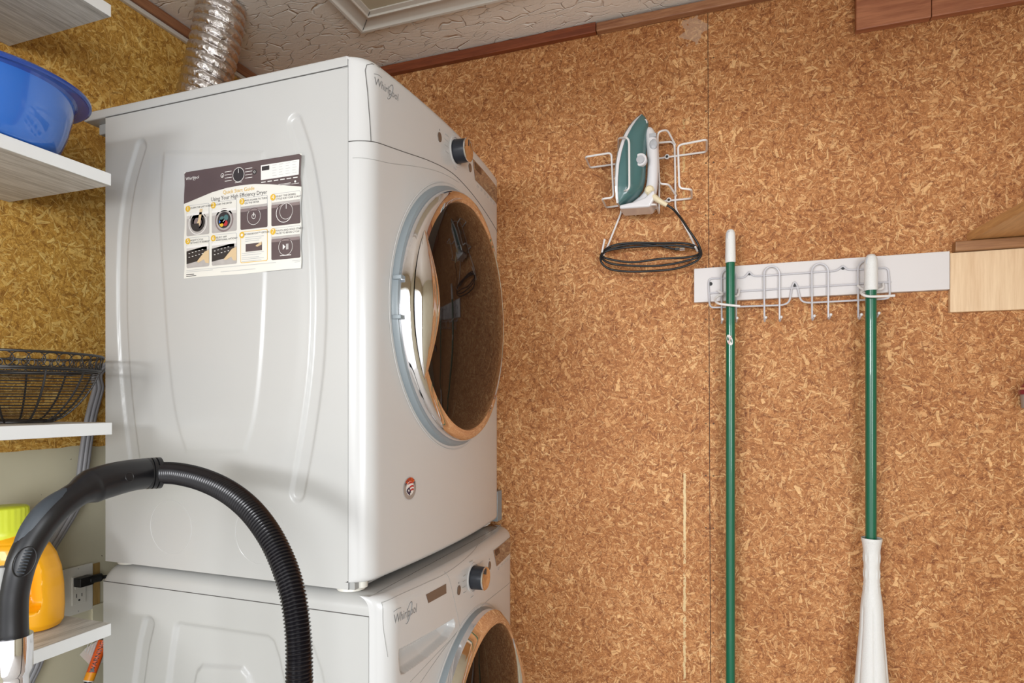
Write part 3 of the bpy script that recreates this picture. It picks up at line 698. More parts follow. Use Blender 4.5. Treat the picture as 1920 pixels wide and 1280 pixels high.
# feet
for (fx, fy) in ((.205, YL + .03), (X1 - .012, YL + .028), (.205, YR - .03), (X1 - .012, YR - .03)):
    m = MB(); m.lathe([(.026, 1.0122), (.027, 1.007), (.022, 1.0055), (.0001, 1.005)][::-1], M_IVORY, (fx, fy, 0), 'z', 24, cap=False)
    m.lathe([(.012, 1.012), (.012, 1.0245)], M_IVORY, (fx + .022, fy, 0), 'z', 12)
    m.build('foot', dryer)
m = MB(); m.box((X1 - .02, YL + .003, 1.012), (X1 + .012, YR - .003, 1.0255), M_SEAM_LT); m.build('base_rail', dryer, smooth=False)

# ---- instruction label
LX0, LX1, LZ1, LZ0 = .393, .682, 1.829, 1.6115
W_, H_ = LX1 - LX0, LZ1 - LZ0; LY = YL - .0034
def lp(u, v, k=0):
    x = LX0 + u * W_; z = LZ1 - v * H_
    wav = .0004 * math.sin(v * 21 + 1) * math.exp(-((u - 1.0) / .02) ** 2) + .0004 * math.sin(v * 17) * math.exp(-(u / .018) ** 2)
    return (x + wav * 3.0, LY - .00016 * k, z + .0008 * math.sin(u * 9) * (v > .98))
lab = MB()
lab.grid(lambda u, v: lp(u, v), lin(0, 1, 24), lin(0, 1, 24), M_PAPER, flip=True)
hb = [(0, .296), (.12, .262), (.25, .225), (.38, .204), (.5, .199), (.62, .205), (.75, .228), (.88, .258), (1, .288)]
lab.grid(lambda u, v: lp(u, max(interp(u, hb) * v, .014 - .9 * min(u, 1 - u)), 1), lin(0, 1, 60), [0, .04, .12, .4, .7, 1], M_MAUVE, flip=True)
def rect(u0, v0, u1, v1, mat, k=2, r=.012):
    pts = []
    for (cu, cv, a0) in ((u1 - r, v0 + r, -90), (u1 - r, v1 - r, 0), (u0 + r, v1 - r, 90), (u0 + r, v0 + r, 180)):
        for a in (0, 30, 60, 90): q = math.radians(a0 + a); pts.append(lp(cu + r * math.cos(q), cv + r * math.sin(q), k))
    lab.poly(pts, mat)
def disc(u, v, r, mat, k=3, n=24, ri=0):
    R = [(lp(u + r / W_ * math.cos(a), v + r / H_ * math.sin(a), k)) for a in lin(0, 2 * PI, n)]
    if ri:
        Q = [(lp(u + ri / W_ * math.cos(a), v + ri / H_ * math.sin(a), k)) for a in lin(0, 2 * PI, n)]
        lab.add(R + Q, [(i, i + 1, n + i + 1, n + i) for i in range(n - 1)], mat)
    else: lab.poly(R[:-1], mat)
def ltx(t, u, v, size, mat, k=4, fit=None, al='CENTER'):
    lab.text(t, mat, lambda a, b: lp(u + a / W_, v - b / H_, k), size, al, fit=fit)
ltx('Whirlpool', .075, .065, .0085, M_TXTW, 3)
disc(.075 + .018, .070, .0042, M_TXTW, 3, ri=.0038)
ltx('Quick Start Guide', .485, .243, .0105, M_GOLD, 3, .078)
ltx('Using Your High Efficiency Dryer', .485, .292, .0115, M_TXT, 3, .139)
disc(.485, .100, .0145, M_TXTW, 2); disc(.485, .100, .0135, M_BLK2, 3); disc(.622, .098, .0050, M_BLK2, 3); disc(.622, .098, .0024, M_TXTW, 4, ri=.0017)
rect(.4835, .045, .4875, .085, M_TXTW, 4, .001)
disc(.345, .085, .0042, M_TXTW, 3, ri=.0034); disc(.345, .09, .0014, M_TXTW, 3)
for i in range(4):
    for s_ in (-1, 1):
        uc = .485 + s_ * .088; rect(uc - .03, .055 + i * .028, uc + .03, .0595 + i * .028, M_TXTW, 3, .0008)
rect(.455, .168, .515, .172, M_TXTW, 3, .0008)
rect(.675, .048, .985, .180, M_TXTW, 2, .004); rect(.683, .060, .745, .098, M_BLK2, 3, .002)
for i in range(5):
    for j in range(4): rect(.770 + j * .054, .062 + i * .023, .805 + j * .054 - .008 * (i % 2), .0655 + i * .023, M_PRINTM, 3, .0008)
for j in range(6): rect(.678 + j * .052, .197, .715 + j * .052, .205, M_TXTW, 3, .001)
rect(.82, .240, .92, .2435, M_TXTW, 3, .0008); rect(.82, .250, .92, .2535, M_TXTW, 3, .0008)
disc(.955, .236, .0022, M_TXTW, 3); rect(.925, .252, .985, .256, M_TXTW, 3, .0008)
CU = [(.022, .228), (.252, .470), (.502, .730), (.762, .994)]; CV = [(.318, .605), (.622, .905)]
cap = {(0, 0): ['CLEAN THE LINT SCREEN'], (1, 0): ['LOAD THE DRYER'], (2, 0): ['PRESS POWER TO TURN', 'ON THE DRYER'], (3, 0): ['SELECT THE DESIRED', 'CYCLE FOR YOUR LOAD*'],
       (0, 1): ['ADJUST CYCLE', 'SETTINGS, IF DESIRED*'], (1, 1): ['SELECT ANY', 'ADDITIONAL OPTIONS*'], (2, 1): ['ECONOBOOST\u2122 OPTION'], (3, 1): ['TOUCH AND HOLD START/', 'PAUSE TO BEGIN CYCLE']}
nums = {(0, 0): '1', (1, 0): '2', (2, 0): '3', (3, 0): '4', (0, 1): '5', (1, 1): '6', (3, 1): '7'}
for (c_, r_), lines in cap.items():
    (u0, u1), (v0, v1) = CU[c_], CV[r_]; hu = u1 - u0; hv = v1 - v0
    special = (c_, r_) == (2, 1)
    rect(u0, v0, u1, v1, M_GOLD if special else M_PRINTM, 1); rect(u0 + .004, v0 + .005, u1 - .004, v1 - .005, M_PAPER, 2, .010)
    if not special:
        dark = c_ in (2, 3)
        rect(u0, v0 + hv * .34, u1, v1, M_MAUVE if dark else M_LGREY, 3)
        rect(u0 + .001, v0 + hv * .33, u1 - .001, v0 + hv * .44, M_MAUVE2 if dark else M_LGREY2, 4, .003)
        rect(u0 + .002, v0 + hv * .27, u1 - .002, v0 + hv * .345, M_LGREY if dark else M_TXTW, 5, .003)
    disc(u0 + .014, v0 + .030, .0063, M_GOLD, 5)
    if (c_, r_) in nums: ltx(nums[(c_, r_)], u0 + .014, v0 + .030, .0115, M_TXTW, 6)
    else: disc(u0 + .014, v0 + .030, .0028, M_TXTW, 6)
    for i, tx in enumerate(lines): ltx(tx, u0 + .036, v0 + .028 + i * .024, .0050, M_TXT, 5, fit=None, al='LEFT')
    uc, vc = (u0 + u1) / 2, v0 + hv * .62
    if (c_, r_) == (2, 0): disc(uc, vc, .0165, M_TXTW, 4, ri=.0158); disc(uc, vc, .0050, M_TXTW, 5, ri=.0041); rect(uc - .003, vc - .034, uc + .003, vc, M_TXTW, 6, .0015)
    if (c_, r_) == (3, 0): disc(uc - .012, vc, .0190, M_TXTW, 4, ri=.0178); disc(uc + .006, vc - .01, .0155, M_MAUVE, 5); disc(uc + .006, vc - .01, .0155, M_TXTW, 6, ri=.0148); rect(uc + .004, vc - .075, uc + .008, vc - .03, M_TXTW, 6, .001)
    if (c_, r_) == (3, 1):
        disc(uc, vc, .0165, M_TXTW, 4, ri=.0158); lab.poly([lp(uc - .022, vc - .025, 5), lp(uc - .022, vc + .025, 5), lp(uc, vc, 5)], M_TXTW)
        rect(uc + .006, vc - .025, uc + .011, vc + .025, M_TXTW, 5, .001); rect(uc + .017, vc - .025, uc + .022, vc + .025, M_TXTW, 5, .001); rect(uc - .045, v1 - .035, uc + .045, v1 - .029, M_TXTW, 5, .001)
    if (c_, r_) == (0, 0):
        disc(uc + .0, vc - .005, .024, M_TXTW, 4, ri=.0225); disc(uc, vc - .01, .0190, M_BLK2, 4, ri=.010); disc(uc, vc - .01, .0135, M_MAUVE2, 4)
        lab.poly([lp(uc - .015, vc + .02, 5), lp(uc + .02, vc + .02, 5), lp(uc + .045, vc - .13, 5), lp(uc + .02, vc - .13, 5), lp(uc + .005, vc - .03, 5)], M_SKIN); rect(uc - .045, vc + .0, uc + .012, vc + .06, M_BLK2, 6, .004)
    if (c_, r_) == (1, 0):
        disc(uc, vc, .0235, M_MAUVE2, 4); disc(uc, vc, .0200, M_LGREY, 5); disc(uc, vc, .0165, M_BLK2, 6)
        for (du, dv, rr, mt) in ((-.018, -.01, .0058, M_TEAL), (.018, -.02, .006, M_TEAL), (-.02, .035, .0055, M_GOLD), (.012, .03, .006, M_RED), (-.005, .01, .005, M_TXTW), (-.028, .012, .0045, M_BLUE)): disc(uc + du, vc + dv, rr, mt, 7, 12)
    if r_ == 1 and c_ in (0, 1):
        lab.poly([lp(u0, vc - .05, 4), lp(u1 - .02, vc - .085, 4), lp(u1 - .02, vc + .035, 4), lp(u0, vc + .07, 4)], M_BLK2)
        for i in range(5):
            for j in range(2): rect(u0 + .02 + i * .030, vc - .03 + j * .035 - i * .006, u0 + .034 + i * .030, vc - .025 + j * .035 - i * .006, M_TXTW, 5, .001)
        lab.poly([lp(a, b, 6) for a, b in ((u1, vc - .045), (u1 - .04, vc - .03), (u1 - .11, vc + .055), (u1 - .095, vc + .068), (u1 - .045, vc + .04), (u1 - .03, vc + .075), (u1, vc + .08))][::-1], M_SKIN)
    if special:
        rect(u0 + .045, v0 + .115, u1 - .045, v0 + .185, M_MAUVE, 4, .002); lab.poly([lp(a, b, 5) for a, b in ((u1 - .048, v0 + .105), (u1 - .10, v0 + .140), (u1 - .085, v0 + .15), (u1 - .048, v0 + .135))][::-1], M_SKIN)
        for i, q in enumerate((.055, .072, .089, .195, .213, .236, .250, .268)): rect(u0 + .012 + .03 * (i < 3), v0 + q, u1 - .03 - .02 * (i % 3), v0 + q + .0045, M_PRINTM, 4, .001)
for (a, b, q) in ((.02, .80, .925), (.02, .26, .940), (.33, .63, .965), (.93, .995, .925), (.95, .99, .938)): rect(a, q, b, q + .0045, M_PRINTM, 2, .001)
for q in (.962, .978): rect(.02, q, .09 + .02 * (q > .97), q + .008, M_TXT, 2, .001)
lab.build('instruction_label', dryer, smooth=False, label='paper quick start label with eight small pictures')

# ================================================================== WASHER
WO = .040; WX0, WX1 = .158, .8285; WZT = 1.004
def wzt(y): return WZT
washer = empty('washer', (.47, YC, 0), 'white front-loading washer underneath the dryer, with a bronze tinted door', 'washer')
xs = np.array(lin(WX0, WX1, 190)); zz = np.array(lin(.05, .9675, 230)); P = np.stack(np.meshgrid(xs, zz, indexing='ij'), -1)
o5, s5 = (180, 1000), 3.692
r1 = c2([(362, 625), (330, 760), (292, 1034), (275, 1250)], *o5, s5); r1.append((r1[-1][0] - .004, .45)); r1.append((r1[-1][0] + .02, .2))
bigp = c2([(495, 1034), (520, 820), (548, 640), (570, 622), (1185, 712), (1225, 745), (1262, 860), (1300, 1034)], *o5, s5); bigp += [(bigp[-1][0] + .01, .2), (bigp[0][0] - .005, .2)]
inp = c2([(660, 1100), (690, 960), (725, 918), (1000, 935), (1045, 990), (1085, 1100)], *o5, s5); inp += [(inp[-1][0] + .01, .25), (inp[0][0] - .005, .25)]
r2 = c2([(1500, 790), (1560, 960), (1590, 1100)], *o5, s5); r2.append((r2[-1][0] + .01, .4)); r2 = [(a - .014, b) for a, b in r2]
H = .0065 * nsm((.017 - polydist(P, r1)) / .007) + .0045 * nsm((.017 - polydist(P, r2)) / .007)
for poly, h_ in ((bigp, .0070), (inp, -.0065)):
    dm = polydist(P, poly + [poly[0]]); sg = np.where(inside(P, poly), dm, -dm); H += h_ * nsm((sg + .005) / .010)
m = MB(); nx, nz = len(xs), len(zz); vs = [(xs[i], YL + H[i, j], zz[j]) for i in range(nx) for j in range(nz)]
fs = [(i * nz + j, (i + 1) * nz + j, (i + 1) * nz + j + 1, i * nz + j + 1) for i in range(nx - 1) for j in range(nz - 1)]
m.add(vs, fs, M_WHITE)
m.add([(WX0, YL, .05), (WX0, YR, .05), (WX0, YR, .97), (WX0, YL, .97), (WX1, YR, .05), (WX1, YR, .97), (WX1, YL, .05)], [(0, 3, 2, 1), (1, 2, 5, 4), (0, 1, 4, 6)], M_WHITE)
m.build('cabinet', washer, angle=60)
# top panel, rounded toward the side and the back
m = MB()
prof = [(YL - .0005, .9685)] + [(YL + .030 * (1 - math.cos(a)), 1.0 - .027 + .027 * math.sin(a)) for a in lin(0, PI / 2, 9)]
prof = [(y, z + (wzt(y) - 1.0) * (z > .97)) for y, z in prof] + [(y, wzt(y)) for y in lin(YL + .06, YR - .02, 8)] + [(YR, wzt(YR) - .012), (YR, .97)]
ux = [WX0 + .028 * (1 - math.cos(a)) for a in lin(0, PI / 2, 8)] + lin(WX0 + .05, WX1 + .0, 12)
def topf(u, p):
    y, z = p; e = u - WX0; dz = 0
    if e < .028: dz = (.028 - math.sqrt(max(0, .028 ** 2 - (.028 - e) ** 2)))
    return (u, y, max(.9685, z - dz))
m.grid(topf, ux, prof, M_WHITE); m.build('top_panel', washer, angle=50)
WCUR = [(-.729, .80), (-.60, .838)]
def cpt(px, py, X=.872): v = px_(px, py, X); return (v.y, v.z)
o6, s6 = (660, 940), 3.764
def c6(pts, X=.874): return [cpt(660 + a / s6, 940 + b / s6, X) for a, b in pts]
WLOW = c6([(735, 900), (800, 825), (900, 722), (1000, 650), (1100, 590), (1150, 540)])
pre = [(-.729, .770), (-.66, .792), (-.57, .826), (-.48, .852)]
WLOW = [p for p in pre if p[0] < WLOW[0][0] - .01] + WLOW
WLOW = [(a, b) for a, b in WLOW if a < YR - .02]; WLOW.append((YR, WLOW[-1][1] - .004))
WLOW_S = spl2(WLOW, 6)
def wz(y): return interp(y, WLOW_S)
pocket = c6([(350, 1045), (688, 822), (700, 850), (698, 885), (655, 960), (520, 1100), (385, 1215), (362, 1220), (352, 1180)])
def pocket_depth(y, z):
    Pp = np.array([[y, z]]); d = float(polydist(Pp, pocket + [pocket[0]])[0]); ins = bool(inside(Pp, pocket)[0])
    return sm(d / .005) * (.016 + .024 * sm(d / .035)) if ins else 0
yw = sorted(set([round(v, 5) for v in ylist(40) + lin(YL + .02, -.44, 150)]))
def wpanel(mb, a_fn, b_fn, rb, n, dep=False):
    cols = []
    for y in yw:
        top = b_fn(y); zz_ = zcol(y, a_fn(y), top, 0, rb, n)
        cols.append([(front_x(y, z, WO, wzt(y), .05, .026) - (pocket_depth(y, z) if dep and y < -.44 else 0), y, z) for z in zz_])
    k = len(cols[0]); mb.add([p for c in cols for p in c], [(i * k + j, (i + 1) * k + j, (i + 1) * k + j + 1, i * k + j + 1) for i in range(len(yw) - 1) for j in range(k - 1)], M_WHITE_PL); return cols
m = MB(); cols = wpanel(m, lambda y: wz(y) + .0008, lambda y: wzt(y), .026, 90, True)
k = len(yw); m.add([c[-1] for c in cols] + [(WX1 + .001, y, wzt(y)) for y in yw], [(i, i + 1, i + 1 + k, i + k) for i in range(k - 1)], M_WHITE_PL)
m.build('control_panel', washer, angle=50)
m = MB(); wpanel(m, lambda y: .05, lambda y: wz(y) - .0008, 0, 40); m.build('front_panel', washer, angle=50)
def wof(y, z, lift=.0003): return Vector((front_x(y, z, WO, wzt(y), .05, .026) + lift, y, z))
m = MB()
m.tube([wof(y, wz(y), -.0002) for y in yw if y > -.73], .0009, M_SEAM_LT, 5)
ln = c6([(283, 1100), (272, 900), (272, 740), (282, 712), (340, 668), (500, 578), (650, 493), (880, 330), (1110, 165)], .868)
def clampy(p): return (min(max(p[0], YL + .006), YR - .006), p[1])
ln = [clampy(p) for p in ln]
m.tube([wof(a, b, 0) for a, b in spl2(ln, 6)], .0007, M_SEAM_LT, 5)
ln2 = c6([(650, 495), (665, 560), (700, 720), (735, 900)]); m.tube([wof(a, b, 0) for a, b in spl2(ln2, 5)], .0006, M_SEAM_LT, 5)
ln3 = c6([(735, 900), (590, 1060), (415, 1275)]); m.tube([wof(max(a, YL + .003), b, 0) for a, b in spl2(ln3, 5)], .0006, M_SEAM_LT, 5)
m.tube([(WX0 + .002, YL - .0006, .968), (WX1, YL - .0006, .968)], .0009, M_SEAM, 5)
m.tube([(WX1, YL - .0003, .1), (WX1, YL - .0003, .9675)], .0006, M_SEAM_LT, 5)
m.build('panel_seams', washer)
m = MB(); a = cpt(740, 1147); b = cpt(782, 1147); la = cpt(742, 1160, .87); lb = cpt(780, 1142, .873)
yc_, zc_ = (la[0] + lb[0]) / 2, (la[1] + lb[1]) / 2
_of = front_x
def on_w(y, z, off, lift, zt): return wof(y, z, lift)
_save = on_front; on_front = lambda y, z, off=0, lift=.0003, zt=1.996, zb=1.0255: wof(y, z, lift)
logo(m, la[0], lb[0], zc_, 0, .024, M_PRINT)
on_front = _save
m.build('logo', washer, smooth=False)
m = MB(); q = [cpt(*p, .873) for p in ((795, 1114), (829, 1093), (829.5, 1111), (799, 1130))]
m.poly([wof(a, b, .0006) for a, b in q][::-1], M_BRONZE); m.build('drawer_window', washer, smooth=False)
kb = cpt(887, 1082, .884); bl = cpt(860, 1106, .884); br = cpt(917, 1060, .882)
dsp = tuple(cpt(*p, .872) for p in ((918.5, 1022), (955, 989), (929.5, 1071), (961, 1031)))
dsp = ((-.240, .981), (-.074, .981), (-.214, .934), (-.074, .936))
console(washer, kb[0], kb[1], WO, 1.01, bl, br, dsp, None)
door(washer, -.366, .592, .243, .276, WO, 1, .004, .990)
for (fx, fy) in ((.22, YL + .06), (.76, YL + .06), (.22, YR - .06), (.76, YR - .06)):
    m = MB(); m.lathe([(.025, 0), (.025, .012), (.01, .016), (.01, .05)], M_DARKPL, (fx, fy, 0), 'z', 16); m.build('foot', washer)
# pale upright strip between the machines and the wall
m = MB(); m.box((.788, -.040, 1.013), (.8165, -.004, 1.100), M_GREYRING); tag(m.build('stacking_bracket', bevel=.0015), 'short pale grey upright bracket between dryer and chipboard wall', 'bracket')

# ================================================================== FOIL DUCT
path = spline([(.172, -.41, 2.418), (.163, -.41, 2.37), (.138, -.41, 2.28), (.110, -.41, 2.20), (.080, -.41, 2.12), (.050, -.41, 2.04), (.048, -.41, 1.9), (.048, -.41, 1.72)], 60)
n = len(path); rs = []
acc = 0
for i in range(n):
    if i: acc += (path[i] - path[i - 1]).length
    f_ = (acc / .0235) % 1
    base = .061 if path[i].z > 2.06 else .061 - .004 * min(1, (2.06 - path[i].z) / .1)
    rs.append(base + .0026 * (1 - abs(2 * f_ - 1)) ** .5 * 1.6 - .0035)
# the ridges run as a helix, tilted a little
m = MB(); seg = 48; T = [(path[min(i + 1, n - 1)] - path[max(i - 1, 0)]).normalized() for i in range(n)]
N_ = Vector((0, 1, 0)); vs = []; acc = 0
for i in range(n):
    if i: acc += (path[i] - path[i - 1]).length
    N_ = (N_ - T[i] * N_.dot(T[i])).normalized(); B = T[i].cross(N_)
    base = .0585 if path[i].z > 2.04 else .0585 - .004 * min(1, (2.04 - path[i].z) / .1)
    for k in range(seg):
        a = 2 * PI * k / seg; ph = (acc / .0225 + k / seg) % 1
        r = base - .001 + .0052 * math.sin(PI * ph) ** .6 + .0012 * noise.noise(Vector((math.cos(a) * 5, math.sin(a) * 5, acc * 60)))
        vs.append(path[i] + (N_ * math.cos(a) + B * math.sin(a) * (.72 + .28 * sm((path[i].z - 2.03) / .12))) * r)
fs = [(i * seg + k, i * seg + (k + 1) % seg, (i + 1) * seg + (k + 1) % seg, (i + 1) * seg + k) for i in range(n - 1) for k in range(seg)]
m.add(vs, fs, M_FOIL); tag(m.build('foil_duct', angle=80), 'silver foil flexible duct rising behind the dryer into the ceiling', 'duct')

# ================================================================== BLUE BOWL
bx, byy, bz0 = .192, -.993, Z2 + .0238
prof = [(.0001, .0), (.10, .0), (.112, .003), (.124, .016), (.135, .045), (.143, .080), (.1465, .103), (.150, .108), (.160, .110), (.168, .108), (.172, .110), (.172, .114), (.165, .1175), (.150, .1165), (.143, .110), (.138, .08), (.128, .04), (.115, .012), (.0001, .006)]
bowl = empty('plastic_bowl', (bx, byy, bz0), 'large glossy blue plastic bowl on the upper left shelf', 'bowl')
MB().lathe(prof[:7] + prof[14:], M_BLUE, (bx, byy, bz0 + .0005), seg=72, cap=False).build('bowl_body', bowl)
m = MB(); lipp = prof[6:15]; NB = 96; vs = []
for (r, h) in lipp:
    for k in range(NB):
        a = 2 * PI * k / NB; e = max(0, math.cos(a - math.radians(60))) ** 1.6
        rr_ = r if r <= .1465 else .1465 + (r - .1465) * (.30 + .72 * e)
        vs.append((bx + rr_ * math.cos(a), byy + rr_ * math.sin(a), bz0 + .0005 + h))
m.add(vs, [(i * NB + k, i * NB + (k + 1) % NB, (i + 1) * NB + (k + 1) % NB, (i + 1) * NB + k) for i in range(len(lipp) - 1) for k in range(NB)], M_BLUE2).build('rim', bowl)

# ================================================================== WIRE BASKET
bk = (.149, -.905, Z3 + .0238 + .0015)
basket = empty('wire_basket', bk, 'black round wire basket with a band of looped rings on the shelf', 'basket')
def bp(r, z, a, sx=1): return Vector((bk[0] + r * math.cos(a), bk[1] + r * math.sin(a), bk[2] + z))
profb = [(.062, .001), (.078, .008), (.091, .019), (.104, .033), (.116, .049), (.127, .068), (.135, .085), (.140, .099)]
def rb(z): return interp(z, [(b, a) for a, b in profb])
m = MB()
for i, z in enumerate(lin(.004, .094, 17)): m.tube([bp(rb(z), z, a) for a in lin(0, 2 * PI, 57)[:-1]], .0008, M_IRONWK, 5, True)
for r in (.02, .04, .055): m.tube([bp(r, .001, a) for a in lin(0, 2 * PI, 33)[:-1]], .0010, M_IRONWK, 5, True)
m.tube([bp(.0625, .0015, a) for a in lin(0, 2 * PI, 49)[:-1]], .0022, M_IRONWK, 6, True)
m.build('basket_wires', basket)
m = MB()
for k in range(12):
    a = 2 * PI * (k + .62) / 12
    m.tube([bp(r, z, a) for r, z in [(.0, .001)] + profb], .0019, M_IRONWK, 6)
m.build('ribs', basket)
m = MB()
m.tube([bp(.147, .129, a) for a in lin(0, 2 * PI, 73)[:-1]], .0024, M_IRONWK, 6, True)
m.tube([bp(.141, .101, a) for a in lin(0, 2 * PI, 73)[:-1]], .0026, M_IRONWK, 6, True)
m.tube([bp(.1405, .0975, a) for a in lin(0, 2 * PI, 73)[:-1]], .0012, M_IRONWK, 6, True)
NR = 40
for k in range(NR):
    ac = 2 * PI * k / NR
    m.tube([bp(.1445 + .0028 * math.sin(t), .1152 + .0130 * math.sin(t), ac + .014 / .145 * math.cos(t)) for t in lin(0, 2 * PI, 17)[:-1]], .0010, M_IRONWK, 5, True)
    m.tube([bp(.1425, .1090 + .0078 * math.sin(t), ac + PI / NR + .010 / .145 * math.cos(t)) for t in lin(0, 2 * PI, 15)[:-1]], .0009, M_IRONWK, 5, True)
m.build('rim_band', basket)

# ================================================================== DETERGENT JUG
jc = Vector((.128, -.906, Z4 + .0238)); th = math.atan2(SA, CA)
jug = empty('detergent_jug', jc, 'yellow detergent jug with a lime green cap on the lowest shelf', 'jug')
def jl(u, v, z): return jc + Vector((u * math.cos(th) - v * math.sin(th), u * math.sin(th) + v * math.cos(th), z))
# body by sections: (z, left, right, half depth); u is across, v away
secs = [(.000, -.098, .092, .040), (.003, -.103, .099, .046), (.012, -.106, .104, .050), (.04, -.107, .1055, .051), (.08, -.106, .104, .051), (.115, -.104, .099, .050), (.14, -.100, .090, .048), (.158, -.092, .078, .045), (.17, -.075, .062, .041), (.178, -.052, .045, .037), (.184, -.040, .040, .034)]
def superell(a, n=3.2):
    c, s = math.cos(a), math.sin(a); return (math.copysign(abs(c) ** (2 / n), c), math.copysign(abs(s) ** (2 / n), s))
vs = []; NJ = 220; secf = []
for i in range(len(secs) - 1):
    for k in range(9):
        t = k / 9; secf.append([a + (b - a) * t for a, b in zip(secs[i], secs[i + 1])])
secf.append(list(secs[-1]))
for (z, l, r, d) in secf:
    for k in range(NJ):
        cu, sv = superell(2 * PI * k / NJ, 2.7 if z < .165 else 2.1); u = (l + r) / 2 + (r - l) / 2 * cu; v = d * sv
        # grip hollow near the right edge, bulging bar beyond it
        cxh, hwh = .072 - .10 * (z - .085) * .6, .021
        g = sm((1.2 - (((u - cxh) / hwh) ** 4 + ((z - .086) / .046) ** 4)) / .7)
        v *= 1 - .85 * g
        vs.append(jl(u, v, z + .0005))
fs = [(i * NJ + k, i * NJ + (k + 1) % NJ, (i + 1) * NJ + (k + 1) % NJ, (i + 1) * NJ + k) for i in range(len(secf) - 1) for k in range(NJ)] + [tuple(range(NJ))[::-1], tuple((len(secf) - 1) * NJ + k for k in range(NJ))]
jb = MB().add(vs, fs, M_YEL).build('jug_body', jug, angle=70)
m = MB(); cz = .180
vs = []; NC = 96
for (r, z) in [(.030, -.004), (.0405, -.004), (.0415, .000), (.0415, .010), (.0385, .013), (.0380, .050), (.0355, .0535), (.0001, .054)]:
    for k in range(NC):
        a = 2 * PI * k / NC; rr = r + (.0009 if (k % 4 < 2 and .012 < z < .052) else 0); vs.append(jl(rr * math.cos(a) + .0, rr * math.sin(a), cz + z))
m.add(vs, [(i * NC + k, i * NC + (k + 1) % NC, (i + 1) * NC + (k + 1) % NC, (i + 1) * NC + k) for i in range(7) for k in range(NC)], M_LIME); m.build('cap', jug, angle=60)
m = MB()
m.poly([jl(-.09, -.0515, .105), jl(-.016, -.0515, .105), jl(-.014, -.0515, .127), jl(-.09, -.0515, .127)], M_YEL)
m.text('wipes', M_BLK2, lambda u, v: jl(-.035 + u, -.0520, .122 + v), .012); m.text('odors', M_BLK2, lambda u, v: jl(-.034 + u, -.0520, .1105 + v), .012)
m.build('front_label', jug, smooth=False)

# ================================================================== OUTLET, PLUG, CORD, TAG
out = empty('wall_outlet', (-.012, -.667, .913), 'ivory wall outlet plate with reset buttons behind the detergent jug', 'outlet')
MB().box((-.0118, -.7035, .857), (-.006, -.631, .970), M_IVORY).build('cover_plate', out, bevel=.002, smooth=False)
ins = MB().box((-.006, -.6835, .880), (-.0035, -.650, .947), M_IVORY).build('outlet_insert', out, bevel=.001, smooth=False)
m = MB(); 
for yy in (-.677, -.665): o = MB().box((-.0036, yy, .9175), (-.0022, yy + .0085, .9235), M_IVORY).build('reset_button', ins, bevel=.0005, smooth=False)
MB().box((-.0036, -.6742, .897), (-.0030, -.6727, .906), M_SLOT).build('slot', ins, smooth=False)
MB().box((-.0036, -.6615, .897), (-.0030, -.6600, .905), M_SLOT).build('slot', ins, smooth=False)
MB().lathe([(.0024, 0), (.0024, .0006)], M_SLOT, (-.0036, -.667, .890), 'x', 12).build('ground_hole', ins, smooth=False)
for zz_ in (.9625, .862): MB().box((-.0062, -.668, zz_), (-.0055, -.666, zz_ + .0025), M_SEAM_LT).build('plate_screw', out, smooth=False)
m = MB(); m.box((-.0030, -.681, .9245), (.020, -.648, .9455), M_BLACK); m.tube(spline([(.012, -.655, .935), (.020, -.63, .936), (.04, -.60, .93), (.07, -.58, .90), (.08, -.57, .7), (.08, -.57, .3)], 8), [.010] * 9 + [.0045] * 32, M_BLACK, 10)
tag(m.build('power_plug', bevel=.003), 'black power plug pushed into the ivory wall outlet', 'plug')
m = MB()
ctr = [px_(192, 690, .030), px_(184, 730, .030), px_(172, 775, .030), px_(163, 825, .028), px_(157, 870, .026), px_(152, 905, .024), px_(140, 950, .022), px_(112, 1000, .020), px_(90, 1040, .018), px_(84, 1100, .016), px_(80, 1180, .016), px_(70, 1240, .016), px_(50, 1285, .016), px_(30, 1340, .016)]
ctr.insert(0, Vector((.06, -.50, 1.50))); ctr.append(Vector((.01, ctr[-1].y - .05, .45)))
for dq in (-.0085, 0, .0085):
    m.tube([p + Vector((.002 * (dq == 0), dq, 0)) for p in spline(ctr, 8)], .0056, M_GREYCORD, 8)
tag(m.build('appliance_cord', angle=60), 'thick grey ribbed appliance cord hanging down the wall left of the dryer', 'cord')
tgr = empty('warning_tag', px_(180, 1260, .05), 'black rod wearing an orange warning sleeve, below the lowest shelf', 'warning label')
X_ = .060
a, b = px_(166, 1276, X_), px_(194, 1200, X_); dd = (b - a).normalized()
MB().tube([a - dd * .25, a - dd * .02, a + dd * .02], .0075, M_BLACK, 12).build('rod', tgr)
MB().tube([a, a + dd * .004, b], .0105, M_ORANGE, 16).tube([a, a + dd * .018], .0107, M_ORANGE2, 16).tube([a - dd * .0015, a + dd * .001], .0112, M_IVORY, 16).build('warning_sleeve', tgr)
nrm = Vector((1, 0, 0)); vw = (Vector((CX, CY, CZ)) - a).normalized(); side = dd.cross(vw).normalized(); nn = side.cross(dd).normalized()
if nn.dot(vw) < 0: nn = -nn
mid = a + dd * .052
m = MB(); m.text('WARNING', M_BLK2, lambda u, v: mid + dd * u + side * v * -1 + nn * (.0112 - v * v * 35), .014)
m.poly([a + dd * .020 + nn * .0112 + side * .005, a + dd * .020 + nn * .0112 - side * .005, a + dd * .031 + nn * .0112], M_BLK2); m.build('warning_print', tgr, smooth=False)
m = MB(); pts = [px_(149, 1227, .045), px_(160, 1215, .045), px_(190, 1196, .045), px_(196, 1240, .045), px_(172, 1250, .045)]
m.prism(pts, (.0012, 0, 0), M_PAPER)
